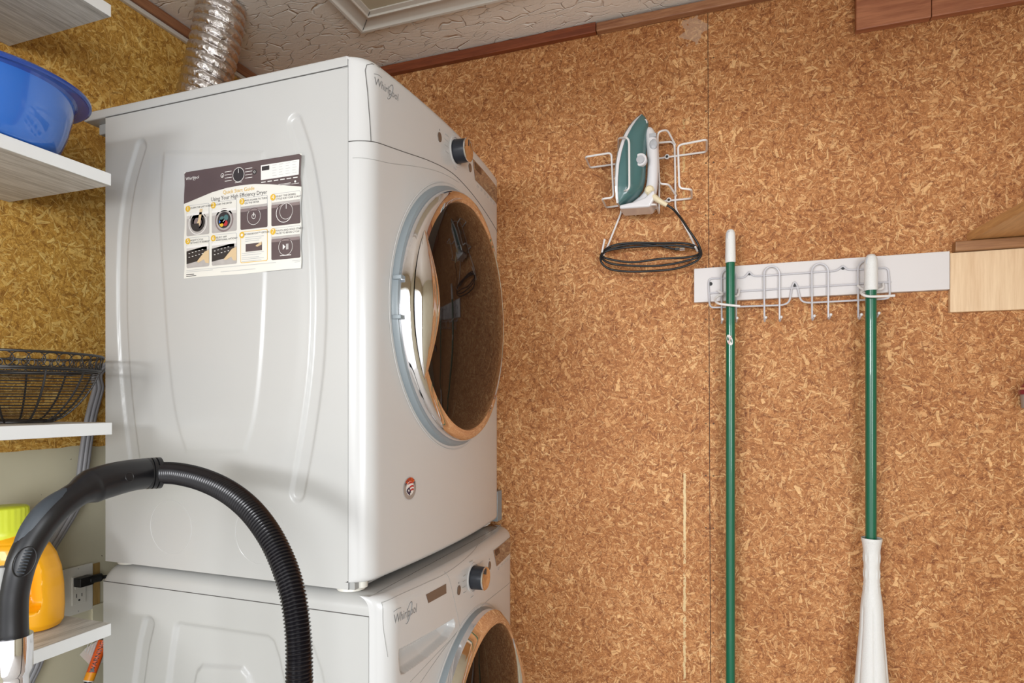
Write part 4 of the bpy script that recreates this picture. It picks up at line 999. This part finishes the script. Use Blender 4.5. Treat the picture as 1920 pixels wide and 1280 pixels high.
for i in range(6):
    q = px_(160 + i * 4, 1228 + i * 2.5 - 6, .0465); m.tube([q, q + (b - a) * .28], .0009, M_PRINTM, 4)
tag(m.build('hanging_leaflet', smooth=False), 'small printed grey leaflet beside the orange warning sleeve', 'leaflet')

# ================================================================== VACUUM HOSE AND HANDLE
vac = empty('vacuum_cleaner', pd_(24, 1280, .80) * 1.0, 'black vacuum hose and curved handle with chrome wand in front of the machines', 'vacuum')
hd = [(50, 1280, .80)]
cp = [(25, 1212, .88), (24, 1160, .88), (27, 1110, .88), (42, 1050, .885), (68, 1000, .90), (102, 957, .92), (146, 925, .955), (172, 911, .98), (210, 899, 1.01), (245, 891, 1.04), (275, 887, 1.07)]
rr = [d_ * h_ / FP for (_, _, d_), h_ in zip(cp, [25, 24, 23.5, 24.5, 25, 25, 24, 32.5, 31.5, 29.5, 28.5])]
pp = [pd_(*c) for c in cp]; pts = spline(pp, 8); rsx = list(np.interp(np.linspace(0, 10, len(pts)), range(11), rr)); 
rsx = [r * (.94 if i < 4 else 1) for i, r in enumerate(rsx)]
han = MB().tube(pts, rsx, M_BLKGRIP, 28).build('handle', vac, angle=60)
# soft insert on the outer side of the curve
m = MB(); sub = spline([pd_(c[0] - o_[0], c[1] - o_[1], c[2] - .004) for c, o_ in zip(cp[3:7], [(8, 3), (8, 5), (6, 7), (2, 8)])], 10)
nsub = len(sub); m.tube(sub, [.0165 * math.sin(PI * (i + .6) / nsub) ** .35 for i in range(nsub)], M_BLKSOFT, 20)
o = m.build('soft_grip', han); o.matrix_parent_inverse = Matrix()
m = MB(); c = pd_(46, 1053, .872)
def facing(p, lft=0): return (Vector((CX, CY, CZ)) - p).normalized()
axn = (pp[4] - pp[2]).normalized()
sd = axn.cross(facing(c)).normalized()
m.tube([c + axn * .021 * math.cos(t) + sd * .0125 * math.sin(t) for t in lin(0, 2 * PI, 33)[:-1]], .0008, M_BLACK, 5, True)
for i in range(8):
    q = c + axn * (-.015 + i * .0043); m.tube([q - sd * .0045, q + sd * .0045], .0009, M_BLKSOFT, 5)
o = m.build('suction_slider', han); o.matrix_parent_inverse = Matrix()
m = MB(); c = pd_(243, 894, 1.010); t2 = (pp[9] - pp[8]).normalized(); sd = t2.cross(facing(c)).normalized(); 
m.tube([c + t2 * .0068 * math.cos(t) + sd * .0068 * math.sin(t) for t in lin(0, 2 * PI, 25)[:-1]], .0008, M_BLACK, 5, True)
fc = facing(c); m.add([c + (t2 * math.cos(t) + sd * math.sin(t)) * .0060 + fc * .0012 for t in lin(0, 2 * PI, 21)[:-1]], [tuple(range(20))], M_BLKGRIP)
o = m.build('release_button', han, smooth=False); o.matrix_parent_inverse = Matrix()
# cuff
ca, cb = pd_(268, 888, 1.065), pd_(301, 886, 1.085); dc = (cb - ca).normalized(); Lc = (cb - ca).length
m = MB(); cu_p = []; cu_r = []
for q, r in ((0, .0265), (.12, .0265), (.13, .0235), (.2, .0235), (.21, .0270), (.40, .0270), (.41, .0240), (.46, .0240), (.47, .0272), (.66, .0272), (.67, .0243), (.72, .0243), (.73, .0275), (.97, .0275), (1, .024)):
    cu_p.append(ca + dc * Lc * q); cu_r.append(r * 1.0)
m.tube(cu_p, cu_r, M_BLKGRIP, 28)
m.build('hose_cuff', vac, angle=30)
# ribbed hose
hc = [(298, 886, 1.085), (335, 888, 1.06), (380, 899, 1.03), (425, 920, 1.0), (466, 952, .97), (501, 996, .945), (528, 1048, .925), (547, 1105, .905), (557, 1165, .89), (561, 1225, .88), (562, 1290, .875)]
hp = [pd_(*c) for c in hc]; e_ = hp[-1]
hp += [Vector((e_.x + .01, e_.y - .0, .82)), Vector((e_.x + .03, e_.y - .02, .6)), Vector((e_.x + .04, e_.y - .06, .4)), Vector((e_.x - .02, e_.y - .10, .285))]
fine_ = spline(hp, 60)
# resample evenly
L_ = [0]
for a, b in zip(fine_[:-1], fine_[1:]): L_.append(L_[-1] + (b - a).length)
tot = L_[-1]; pitch = .0053; nst = int(tot / pitch) * 4
S_ = np.linspace(0, tot, nst); arr = np.array([tuple(p) for p in fine_]); ev = [Vector((np.interp(s, L_, arr[:, 0]), np.interp(s, L_, arr[:, 1]), np.interp(s, L_, arr[:, 2]))) for s in S_]
MB().tube(ev, [.0172 + .0020 * (1, .55, -.55, .2)[i % 4] * (1.0) for i in range(nst)], M_BLKHOSE, 24).build('hose', vac, angle=75)
# chrome wand down to the floor head
t0 = pd_(25, 1196, .88)
m = MB(); m.lathe([(.0230, t0.z + .004), (.0232, t0.z - .012), (.0225, t0.z - .045), (.0195, t0.z - .052), (.0182, t0.z - .056), (.0182, .10)], M_CHROME, (t0.x, t0.y, 0), 'z', 32); m.build('chrome_wand', vac, angle=30)
m = MB(); m.tube([pd_(6, 1062, .87), pd_(1, 1110, .87), pd_(0, 1128, .87)], .0065, M_SEAM_LT, 12); m.build('wand_clip', vac)
m = MB(); m.box((t0.x - .05, t0.y - .14, .008), (t0.x + .05, t0.y + .14, .045), M_BLKGRIP).lathe([(.028, .04), (.024, .11)], M_BLKGRIP, (t0.x, t0.y, 0), 'z', 20); m.build('floor_head', vac, bevel=.012, smooth=False)
m = MB(); vx, vy = e_.x - .06, e_.y - .14
m.lathe([(.0001, .03), (.11, .03), (.14, .06), (.15, .12), (.13, .21), (.09, .26), (.03, .285), (.0001, .288)], M_BLKGRIP, (vx, vy, 0), 'z', 40, sx=1.25, cap=False); m.build('canister', vac)
for s_ in (-1, 1):
    m = MB(); m.lathe([(.0001, -.014), (.05, -.014), (.055, 0), (.05, .014), (.0001, .014)], M_BLACK, (vx, vy + s_ * .14, .055), 'y', 24, cap=False); m.build('wheel', vac)

# ================================================================== IRON RACK, IRON
def wp(X, Y, off): return py_(1080 + X / 4, 200 + Y / 4, -off)
rack = empty('iron_rack', (1.26, 0, 1.9), 'white wire rack holding the clothes iron on the chipboard wall', 'rack')
WR = .0026
def wire(m, pts, closed=False, r=WR): m.tube(rounded(pts, .010, 4, closed), r, M_WIRE, 8, closed)
m = MB(); f1, f2, f3 = .006, .075, .135
wire(m, [wp(330, 320, f1), wp(335, 560, f1), wp(340, 790, f1), wp(238, 1045, f1 + .01), wp(180, 1165, f1 + .03), wp(215, 992, f1 + .055)])
wire(m, [wp(345, 312, f1), wp(330, 318, f1), wp(318, 330, f1), wp(320, 237, f3 - .03), wp(375, 228, f3), wp(398, 252, f3), wp(400, 605, f3), wp(383, 627, f3), wp(330, 635, f3 - .05), wp(336, 660, f1)])
m.build('left_upright', rack)
m = MB()
wire(m, [wp(620, 270, .03), wp(720, 262, .012), wp(740, 290, f1), wp(745, 560, f1), wp(745, 762, f1), wp(850, 955, f1 + .006), wp(915, 1092, f1 + .03), wp(895, 1050, f1 + .055)])
wire(m, [wp(622, 800, f1 + .002), wp(625, 590, f1 + .01), wp(612, 300, .05), wp(612, 200, .06), wp(640, 180, .06), wp(686, 175, .045), wp(745, 287, f1)])
wire(m, [wp(622, 500, .04), wp(627, 580, .055), wp(695, 580, .05), wp(752, 668, f1)])
m.build('right_upright', rack)
m = MB(); wire(m, [wp(448, 812, f1), wp(425, 747, .10), wp(600, 731, .10), wp(622, 797, f1)]); wire(m, [wp(340, 770, f1), wp(622, 760, f1)]); m.build('heel_rest', rack)
m = MB()
wire(m, [wp(320, 427, f1), wp(105, 457, f1), wp(70, 376, .10), wp(265, 345, .10), wp(282, 680, .10), wp(195, 691, .10), wp(226, 756, f1), wp(335, 741, f1)]); m.build('hanging_hook', rack)
m = MB()
wire(m, [wp(620, 387, f1), wp(980, 338, f1), wp(980, 246, .10), wp(765, 288, .10), wp(775, 612, .10), wp(866, 620, .10), wp(868, 687, f1), wp(620, 712, f1)]); m.build('hanging_hook', rack)
for q in ((683, 377), (697, 701)):
    m = MB(); c = wp(*q, .0045); m.lathe([(.0065, .0), (.0065, -.003)], M_WIRE, c, 'y', 16); m.lathe([(.0035, -.003), (.0033, -.0045)], M_SLOT, c, 'y', 12); m.build('screw', rack)

iron = empty('clothes_iron', wp(450, 780, .07), 'teal and white clothes iron standing tip up in the wall rack', 'iron')
IO = .074
zs_ = lambda Y: wp(450, Y, IO).z
def xs_(X): return wp(X, 450, IO).x
# outline of each height: (Y, sole, skirt, body, half width)
rows = [(66, 488, 492, 500, .002), (90, 468, 480, 520, .010), (130, 440, 458, 545, .020), (180, 412, 434, 545, .030), (230, 388, 414, 535, .038), (300, 362, 384, 530, .045), (380, 340, 364, 528, .050), (470, 327, 348, 527, .053), (560, 323, 341, 522, .054), (630, 326, 338, 505, .053), (680, 329, 338, 470, .051), (720, 331, 339, 410, .048), (748, 334, 340, 352, .045)]
NS = 24
def loft(m, rows_, mat, colA, colB, wf, shape=2.4):
    vs = []
    for row in rows_:
        xa, xb = xs_(row[colA]), xs_(row[colB]); z = zs_(row[0]); hw = row[4] * wf
        for k in range(NS + 1):
            a = -PI / 2 + PI * k / NS; s, c = math.sin(a), math.cos(a)
            vs.append((xa + (xb - xa) * abs(c) ** (2 / shape), -IO + hw * math.copysign(abs(s) ** (2 / shape) if abs(s) > 0 else 0, s), z))
    n_ = NS + 1
    fs = [(i * n_ + k, i * n_ + k + 1, (i + 1) * n_ + k + 1, (i + 1) * n_ + k) for i in range(len(rows_) - 1) for k in range(NS)]
    fs += [(i * n_, (i + 1) * n_, (i + 1) * n_ + NS, i * n_ + NS) for i in range(len(rows_) - 1)]
    fs += [tuple(range(n_)), tuple((len(rows_) - 1) * n_ + k for k in range(n_))]
    m.add(vs, fs, mat)
def densify(rows_, k=4):
    out_ = []
    for i in range(len(rows_) - 1):
        for q in range(k): out_.append(tuple(a + (b - a) * q / k for a, b in zip(rows_[i], rows_[i + 1])))
    return out_ + [rows_[-1]]
R2 = densify(rows)
def outline_prism(m, A, B, mat, wf=1.0):
    """skirt: plate following the sole outline"""
    vs = []
    for r in R2:
        z = zs_(r[0]); hw = r[4] * wf
        for (X, q) in ((r[A], -1), (r[A], 1), (r[B], 1), (r[B], -1)): vs.append((xs_(X), -IO + q * hw, z))
    fs = [(i * 4 + k, i * 4 + (k + 1) % 4, (i + 1) * 4 + (k + 1) % 4, (i + 1) * 4 + k) for i in range(len(R2) - 1) for k in range(4)] + [(0, 1, 2, 3), tuple((len(R2) - 1) * 4 + k for k in range(4))]
    m.add(vs, fs, mat)
m = MB(); outline_prism(m, 1, 2, M_IRWHITE); m.build('skirt', iron, bevel=.0015, smooth=False)
R3 = [tuple([r[0], r[1] - 8, r[1] - .5, 0, r[4] * .97]) for r in R2]
R2s = R2; R2 = R3; m = MB(); outline_prism(m, 1, 2, M_SOLE); m.build('soleplate', iron, smooth=False); R2 = R2s
m = MB(); loft(m, R2, M_TEAL, 2, 3, .90, 2.3); m.build('body', iron, angle=80)
def ip(X, Y, o=0): return Vector((xs_(X), -IO + o, zs_(Y)))
m = MB(); hpth = spline([ip(533, 178), ip(548, 200), ip(562, 250), ip(572, 320), ip(577, 420), ip(576, 520), ip(570, 600), ip(556, 660), ip(520, 705), ip(455, 735), ip(385, 762)], 8)
hr = list(np.interp(np.linspace(0, 10, len(hpth)), range(11), [.006, .0115, .0145, .0150, .0140, .0138, .0145, .0165, .0170, .0120, .0075]))
m.tube(hpth, hr, M_IRWHITE, 24); 
ih = m.build('handle', iron, angle=70)
m = MB(); heel = [ip(338, 752), ip(450, 738), ip(530, 715), ip(590, 665), ip(604, 690), ip(598, 730), ip(566, 788), ip(341, 780)]
m.prism([p + Vector((0, -.032, 0)) for p in heel], (0, .070, 0), M_IRWHITE); m.build('heel', iron, bevel=.006, seg=3, smooth=False)
def idisc(m, X, Y, r, o, mat, h=.003, sx=1, sy=1): m.lathe([(r * 1.0, 0), (r, -h), (r * .9, -h - .001), (.0001, -h - .001)], mat, ip(X, Y, o), 'y', 28, sx=sx, sy=sy, cap=False)
m = MB(); m.lathe([(.0165, .004), (.0165, -.008), (.0150, -.010), (.0001, -.010)], M_IRWHITE, ip(495, 438, -.026), 'y', 32, cap=False); m.lathe([(.0105, -.010), (.0100, -.013), (.0001, -.013)], M_IRGREY, ip(497, 440, -.026), 'y', 24, cap=False)
m.build('temperature_dial', iron)
m = MB(); m.lathe([(.0078, .006), (.0078, -.003), (.006, -.005), (.0001, -.005)], M_IRWHITE, ip(523, 138, -.007), 'y', 20, sy=.75, cap=False); m.build('spray_nozzle', iron)
m = MB(); c = ip(585, 315, -.0125); m.lathe([(.0105, .003), (.0105, -.002), (.008, -.004), (.0001, -.004)], M_IRGREY, c, 'y', 24, sx=1.25, sy=.95, cap=False); m.box(tuple(ip(556, 236, -.0165)), tuple(ip(606, 262, -.008)), M_IRGREY); m.build('steam_button', iron)
m = MB(); m.lathe([(.0038, 0), (.0038, -.002), (.0001, -.0025)], M_RED, ip(362, 676, -.0395), 'y', 16, sx=1.5, cap=False); m.build('pilot_light', iron)
m = MB(); slv = spline([wp(556, 652, IO + .018), wp(590, 680, IO + .026), wp(635, 712, IO + .030), wp(682, 738, IO + .028)], 8)
m.tube(slv, [.0088 - .0032 * i / (len(slv) - 1) for i in range(len(slv))], M_CREAM, 14); m.lathe([(.012, .008), (.012, -.006), (.008, -.010)], M_CREAM, ip(556, 652, -.012), 'y', 20)
for i in range(6, len(slv) - 1, 2):
    m.ball(slv[i] + Vector((0, -.0062 + .0025 * i / len(slv), .0018 * (-1) ** (i // 2))), .0013, M_SLOT, 6)
m.build('cord_sleeve', iron)
m = MB()
def wl(X, Y, o): return wp(X, Y, o)
cpts = [wl(676, 735, IO + .028), wl(730, 770, .095), wl(790, 840, .07), wl(850, 930, .05), wl(905, 1010, .04), wl(935, 1075, .04), wl(935, 1120, .045), wl(880, 1170, .048), wl(740, 1215, .05), wl(560, 1232, .05), wl(380, 1235, .05), wl(250, 1215, .05), wl(188, 1160, .055), wl(200, 1090, .045), wl(280, 1040, .03), wl(420, 1020, .03), wl(620, 1022, .03), wl(800, 1022, .03), wl(900, 1050, .035), wl(930, 1110, .045), wl(850, 1150, .052), wl(640, 1190, .054), wl(420, 1192, .054), wl(260, 1175, .055), wl(192, 1130, .05), wl(225, 1085, .04), wl(340, 1060, .033), wl(520, 1045, .033), wl(740, 1040, .033), wl(890, 1062, .036), wl(925, 1100, .042), wl(840, 1128, .056), wl(640, 1140, .056), wl(420, 1165, .056), wl(240, 1140, .056), wl(195, 1110, .05), wl(240, 1072, .036), wl(420, 1030, .028), wl(600, 1040, .028), wl(700, 1060, .03), wl(740, 1068, .032)]
m.tube(spline(cpts, 8), .0030, M_BLACK, 8); cord = m.build('power_cord', iron, angle=70)
m = MB(); m.box(tuple(wl(740, 1056, .036)), tuple(wl(775, 1080, .024)), M_BLACK); a = wl(775, 1062, .03); m.box(tuple(a + Vector((0, -.003, -.003))), tuple(a + Vector((.014, -.0015, .002))), M_CHROME); m.box(tuple(a + Vector((0, .003, -.005))), tuple(a + Vector((.014, .0045, 0))), M_CHROME)
o = m.build('cord_plug', cord, bevel=.001, smooth=False); o.matrix_parent_inverse = Matrix()

# ================================================================== BOARD WITH HOOK RACK
m = MB(); m.box((1.359, -.017, 1.619), (1.9275, -.0003, 1.7075), M_BOARD); tag(m.build('mounting_board', bevel=.0012, smooth=False), 'long white painted board screwed to the chipboard wall behind the hooks', 'board')
def hp_(X, Y, off): return py_(1280 + X / 3, 420 + Y / 3, -off)
hk = empty('hook_rack', (1.58, -.017, 1.65), 'white wire rack of U-shaped hooks and two holder rings on the white board', 'hook rack')
b0 = .0205; RW = .0023
m = MB()
fr = [hp_(145, 335, b0), hp_(150, 305, b0), hp_(345, 301, b0), hp_(360, 285, b0), hp_(375, 266, b0), hp_(390, 285, b0), hp_(405, 293, b0), hp_(865, 262, b0), hp_(885, 247, b0), hp_(902, 233, b0), hp_(920, 250, b0), hp_(940, 258, b0), hp_(1158, 243, b0), hp_(1166, 405, b0 + .002), hp_(1150, 420, b0 + .002), hp_(695, 443, b0 + .002), hp_(662, 428, b0 + .002), hp_(645, 345, b0), hp_(630, 322, b0), hp_(616, 345, b0), hp_(602, 435, b0 + .002), hp_(570, 455, b0 + .002), hp_(152, 470, b0 + .002)]
m.tube(rounded(fr, .012, 5, True), RW, M_WIREG, 8, True); m.tube([hp_(146, 389, b0), hp_(1172, 325, b0)], RW, M_WIREG, 8)
m.build('wire_frame', hk)
b1 = b0 + 2 * RW
for (xa, xb, ytop, y1, y2, tip) in ((218, 301, 253, 555, 548, 0), (458, 545, 238, 545, 543, 1), (726, 819, 222, 537, 530, 1), (986, 1085, 206, 530, 522, 1)):
    m = MB(); c = (xa + xb) / 2; rX = (xb - xa) / 2
    arc = [hp_(c - rX * math.cos(t), ytop + rX * (1 - math.sin(t)) * 1.0, b1) for t in lin(0, PI, 13)]
    e1, e2 = hp_(xa + 2, y1 - 6, b1), hp_(xb, y2 - 6, b1)
    ht = [(0, 0, 0), (0, -.006, -.0045), (0, -.016, -.004), (.002, -.026, .003)]
    A = [e1 + Vector(q) for q in ht]; B = [e2 + Vector(q) for q in ht]
    m.tube(A[::-1] + arc + B, RW, M_WIREG, 8)
    m.ball(A[-1], .0036, M_WIRE); m.ball(B[-1], .0036, M_WIRE)
    m.build('hook', hk)
PO = .058
for (P1, dx) in (((268, 430), 0), ((1060, 380), 0)):
    X, Y = P1; m = MB()
    if X < 500: pts = [hp_(200, 375, b1), hp_(225, 392, .034), hp_(200, 405, .05), hp_(182, 425, PO + .004), hp_(200, 446, PO + .020), hp_(258, 455, PO + .023), hp_(322, 461, PO + .018)]; p2 = [hp_(245, 400, .034), hp_(295, 405, .036), hp_(312, 395, .034), hp_(318, 365, b1)]
    else: pts = [hp_(985, 345, b1), hp_(1010, 365, .034), hp_(1040, 370, .040), hp_(1008, 378, PO), hp_(1012, 396, PO + .018), hp_(1060, 407, PO + .023), hp_(1193, 402, PO + .018)]; p2 = [hp_(1040, 368, .036), hp_(1090, 370, .036), hp_(1125, 360, .034), hp_(1128, 335, b1)]
    m.tube(spline(pts, 6), .0030, M_WIRE, 8); m.tube(spline(p2, 6), .0028, M_WIRE, 8); m.build('holder_ring', hk)
for q in ((157, 336), (376, 278), (630, 342), (902, 246)): MB().lathe([(.0048, 0), (.0044, -.003), (.0001, -.0035)], M_SLOT, hp_(*q, .0172), 'y', 14, cap=False).build('screw', hk)

# ================================================================== THE TWO POLES
p1 = py_(1369.5, 600, -PO); p2 = py_(1633, 600, -PO)
mop = empty('floor_mop', (p1.x, p1.y, 0), 'long green pole with a white grip held by the left ring of the hook rack', 'mop', )
ztop = py_(1369.5, 430, -PO).z; zg = py_(1369, 491, -PO).z
MB().lathe([(.0112, .10), (.0112, zg + .002)], M_GREEN, (p1.x, p1.y, 0), 'z', 28).build('pole', mop, angle=40)
m = MB(); m.lathe([(.0112, zg - .002), (.0124, zg), (.0126, zg + .01), (.0118, ztop - .022), (.0112, ztop - .010), (.0085, ztop - .003), (.004, ztop), (.0001, ztop + .0003)], M_GRIP, (p1.x, p1.y, 0), 'z', 28, cap=False); gr = m.build('grip', mop, angle=60)
def hang_hole(parent, x, y, z):
    m = MB(); m.lathe([(.0042, 0), (.0048, -.0006), (.0058, -.0002)], M_IRGREY, (x, y, z), 'y', 20, sx=1.7); o = m.build('hanging_hole', parent); o.matrix_parent_inverse = Matrix()
hang_hole(gr, p1.x - .004, p1.y - .0098, ztop - .016)
m = MB(); lc = py_(1369.5, 637, -PO - .0112)
def onpole(u, v, lift=.0004, q=p1): a = (u - .002) / .0112; return (q.x + (.0112 + lift) * math.sin(a), q.y - (.0112 + lift) * math.cos(a), lc.z + v)
m.add([onpole(0, 0)] + [onpole(.0072 * math.cos(t) - .30 * .0125 * math.sin(t) * .9, .0135 * math.sin(t) * 1.0) for t in lin(0, 2 * PI, 25)[:-1]], [(0, i, i % 24 + 1) for i in range(1, 25)], M_TXTW)
m.text('Libman', M_RED, lambda u, v: onpole(v * -.95 - u * .26 + .0002, -u * 1.0 + v * -.2, .0007), .0095, fit=.020)
m.build('pole_sticker', mop, smooth=False, label='small oval sticker with red lettering')
m = MB(); m.box((p1.x - .12, p1.y - .03, .012), (p1.x + .12, p1.y + .03, .06), M_GRIP).lathe([(.02, .055), (.014, .14)], M_GRIP, (p1.x, p1.y, 0), 'z', 16); m.build('mop_head', mop, bevel=.01, smooth=False)

tm = empty('twist_mop', (p2.x, p2.y, .25), 'green pole ending in a flared white plastic sleeve, hung in the right ring', 'mop')
zt2 = py_(1633, 476, -PO).z; zg2 = py_(1633, 543, -PO).z; zs2 = py_(1635, 1010, -PO).z
MB().lathe([(.0118, .35), (.0118, zg2 + .002)], M_GREEN, (p2.x, p2.y, 0), 'z', 28).build('pole', tm, angle=40)
m = MB(); m.lathe([(.0130, zg2 - .002), (.0142, zg2), (.0142, zg2 + .01), (.0138, zt2 - .020), (.0125, zt2 - .009), (.008, zt2 - .002), (.0001, zt2)], M_GRIP, (p2.x, p2.y, 0), 'z', 28, cap=False); gr = m.build('grip', tm, angle=60)
hang_hole(gr, p2.x - .007, p2.y - .0092, zt2 - .018)
# sleeve: flared mouth, waist, then widening with flutes
def zat(py): return py_(1636, py, -PO).z
pr = [(1008, .0215), (1012, .0218), (1018, .0200), (1030, .0180), (1060, .0168), (1090, .0168), (1105, .0180), (1125, .0218), (1140, .0232), (1180, .0255), (1230, .0305), (1280, .0350), (1340, .040), (1420, .045)]
m = MB(); NSL = 72; vs = []
prd = densify(pr, 6)
for (Y, r) in prd:
    z = zat(Y)
    for k in range(NSL):
        a = 2 * PI * k / NSL
        fl = sm((Y - 1128) / 15) * .10 * (abs(math.sin(a * 3 + PI / 2)) ** .35 - .85)
        nub = .0008 if (1035 < Y < 1110 and (int((Y) / 3) % 2 == 0) and (k % 6 < 2) and abs(math.cos(a)) > .35) else 0
        vs.append((p2.x + .0015 + (r * (1 + fl) + nub * 1.6) * math.cos(a), p2.y + (r * (1 + fl) + nub * 1.6) * math.sin(a), z))
m.add(vs, [(i * NSL + k, i * NSL + (k + 1) % NSL, (i + 1) * NSL + (k + 1) % NSL, (i + 1) * NSL + k) for i in range(len(prd) - 1) for k in range(NSL)], M_GRIP)
m.build('wringer_sleeve', tm, angle=60)
m = MB()
for k in range(26):
    a = k * 2.4; r = .008 + .024 * ((k * .618) % 1); zb = zat(1420)
    m.tube(spline([(p2.x + r * math.cos(a), p2.y + r * math.sin(a), zb + .05), (p2.x + r * 1.3 * math.cos(a), p2.y + r * 1.3 * math.sin(a), zb - .08), (p2.x + r * 1.5 * math.cos(a + .3), p2.y + r * 1.3 * math.sin(a + .3), .27 + .02 * (k % 3))], 5), .0035, M_BOARD, 6)
m.build('mop_strands', tm, kind='stuff')

# ================================================================== WOOD AT RIGHT
m = MB(); m.box((1.929, -.014, 1.566), (2.60, -.0003, 1.7035), M_BIRCH); tag(m.build('plywood_panel', bevel=.001, smooth=False), 'pale birch board flat on the wall under the pine shelf', 'board')
m = MB(); m.box((1.936, -.026, 1.7045), (2.60, -.0003, 1.7275), M_PINE2); tag(m.build('shelf_cleat', bevel=.002, smooth=False), 'brown pine cleat supporting the pine shelf above the birch board', 'cleat')
m = MB(); m.prism([(1.965, -.0005, 1.7285), (2.60, -.0005, 1.7285), (2.60, -.30, 1.7285), (1.990, -.30, 1.7285)][::-1], (0, 0, .020), M_PINE); tag(m.build('pine_shelf', bevel=.001, smooth=False), 'honey coloured pine shelf at the right edge, seen from below', 'shelf')
m = MB(); m.box((1.735, -.020, 2.255), (1.890, -.0003, 2.402), M_PLANK); tag(m.build('wall_plank', bevel=.0015, smooth=False), 'short knotty reddish plank high on the wall, left of its pair', 'plank')
m = MB(); m.box((1.8915, -.019, 2.256), (2.60, -.0003, 2.401), M_PLANK); tag(m.build('wall_plank', bevel=.0015, smooth=False), 'long knotty reddish plank high on the wall, right of its pair', 'plank')
# red rimmed tool handle hooked on the wall, just entering the frame
c = py_(1921, 735, -.03)
tl_ = empty('red_tool', c, 'dark red glossy rounded thing at the extreme right edge of the wall', 'tool')
m = MB(); m.lathe([(.0001, .0), (.030, .0), (.031, .004), (.029, .014), (.022, .025), (.010, .031), (.0001, .032)], M_CLARET, c + Vector((.020, 0, -.005)), 'z', 40, cap=False); m.build('red_dome', tl_)
m = MB(); m.lathe([(.0285, .0155), (.0298, .0155), (.0302, .012), (.0305, .0105)], M_CHROME, c + Vector((.020, 0, -.005)), 'z', 40, cap=False); m.build('chrome_band', tl_)
m = MB(); m.lathe([(.025, -.03), (.027, 0)], M_TAUPE, c + Vector((.020, .0, -.005)), 'z', 30); m.build('grey_base', tl_)
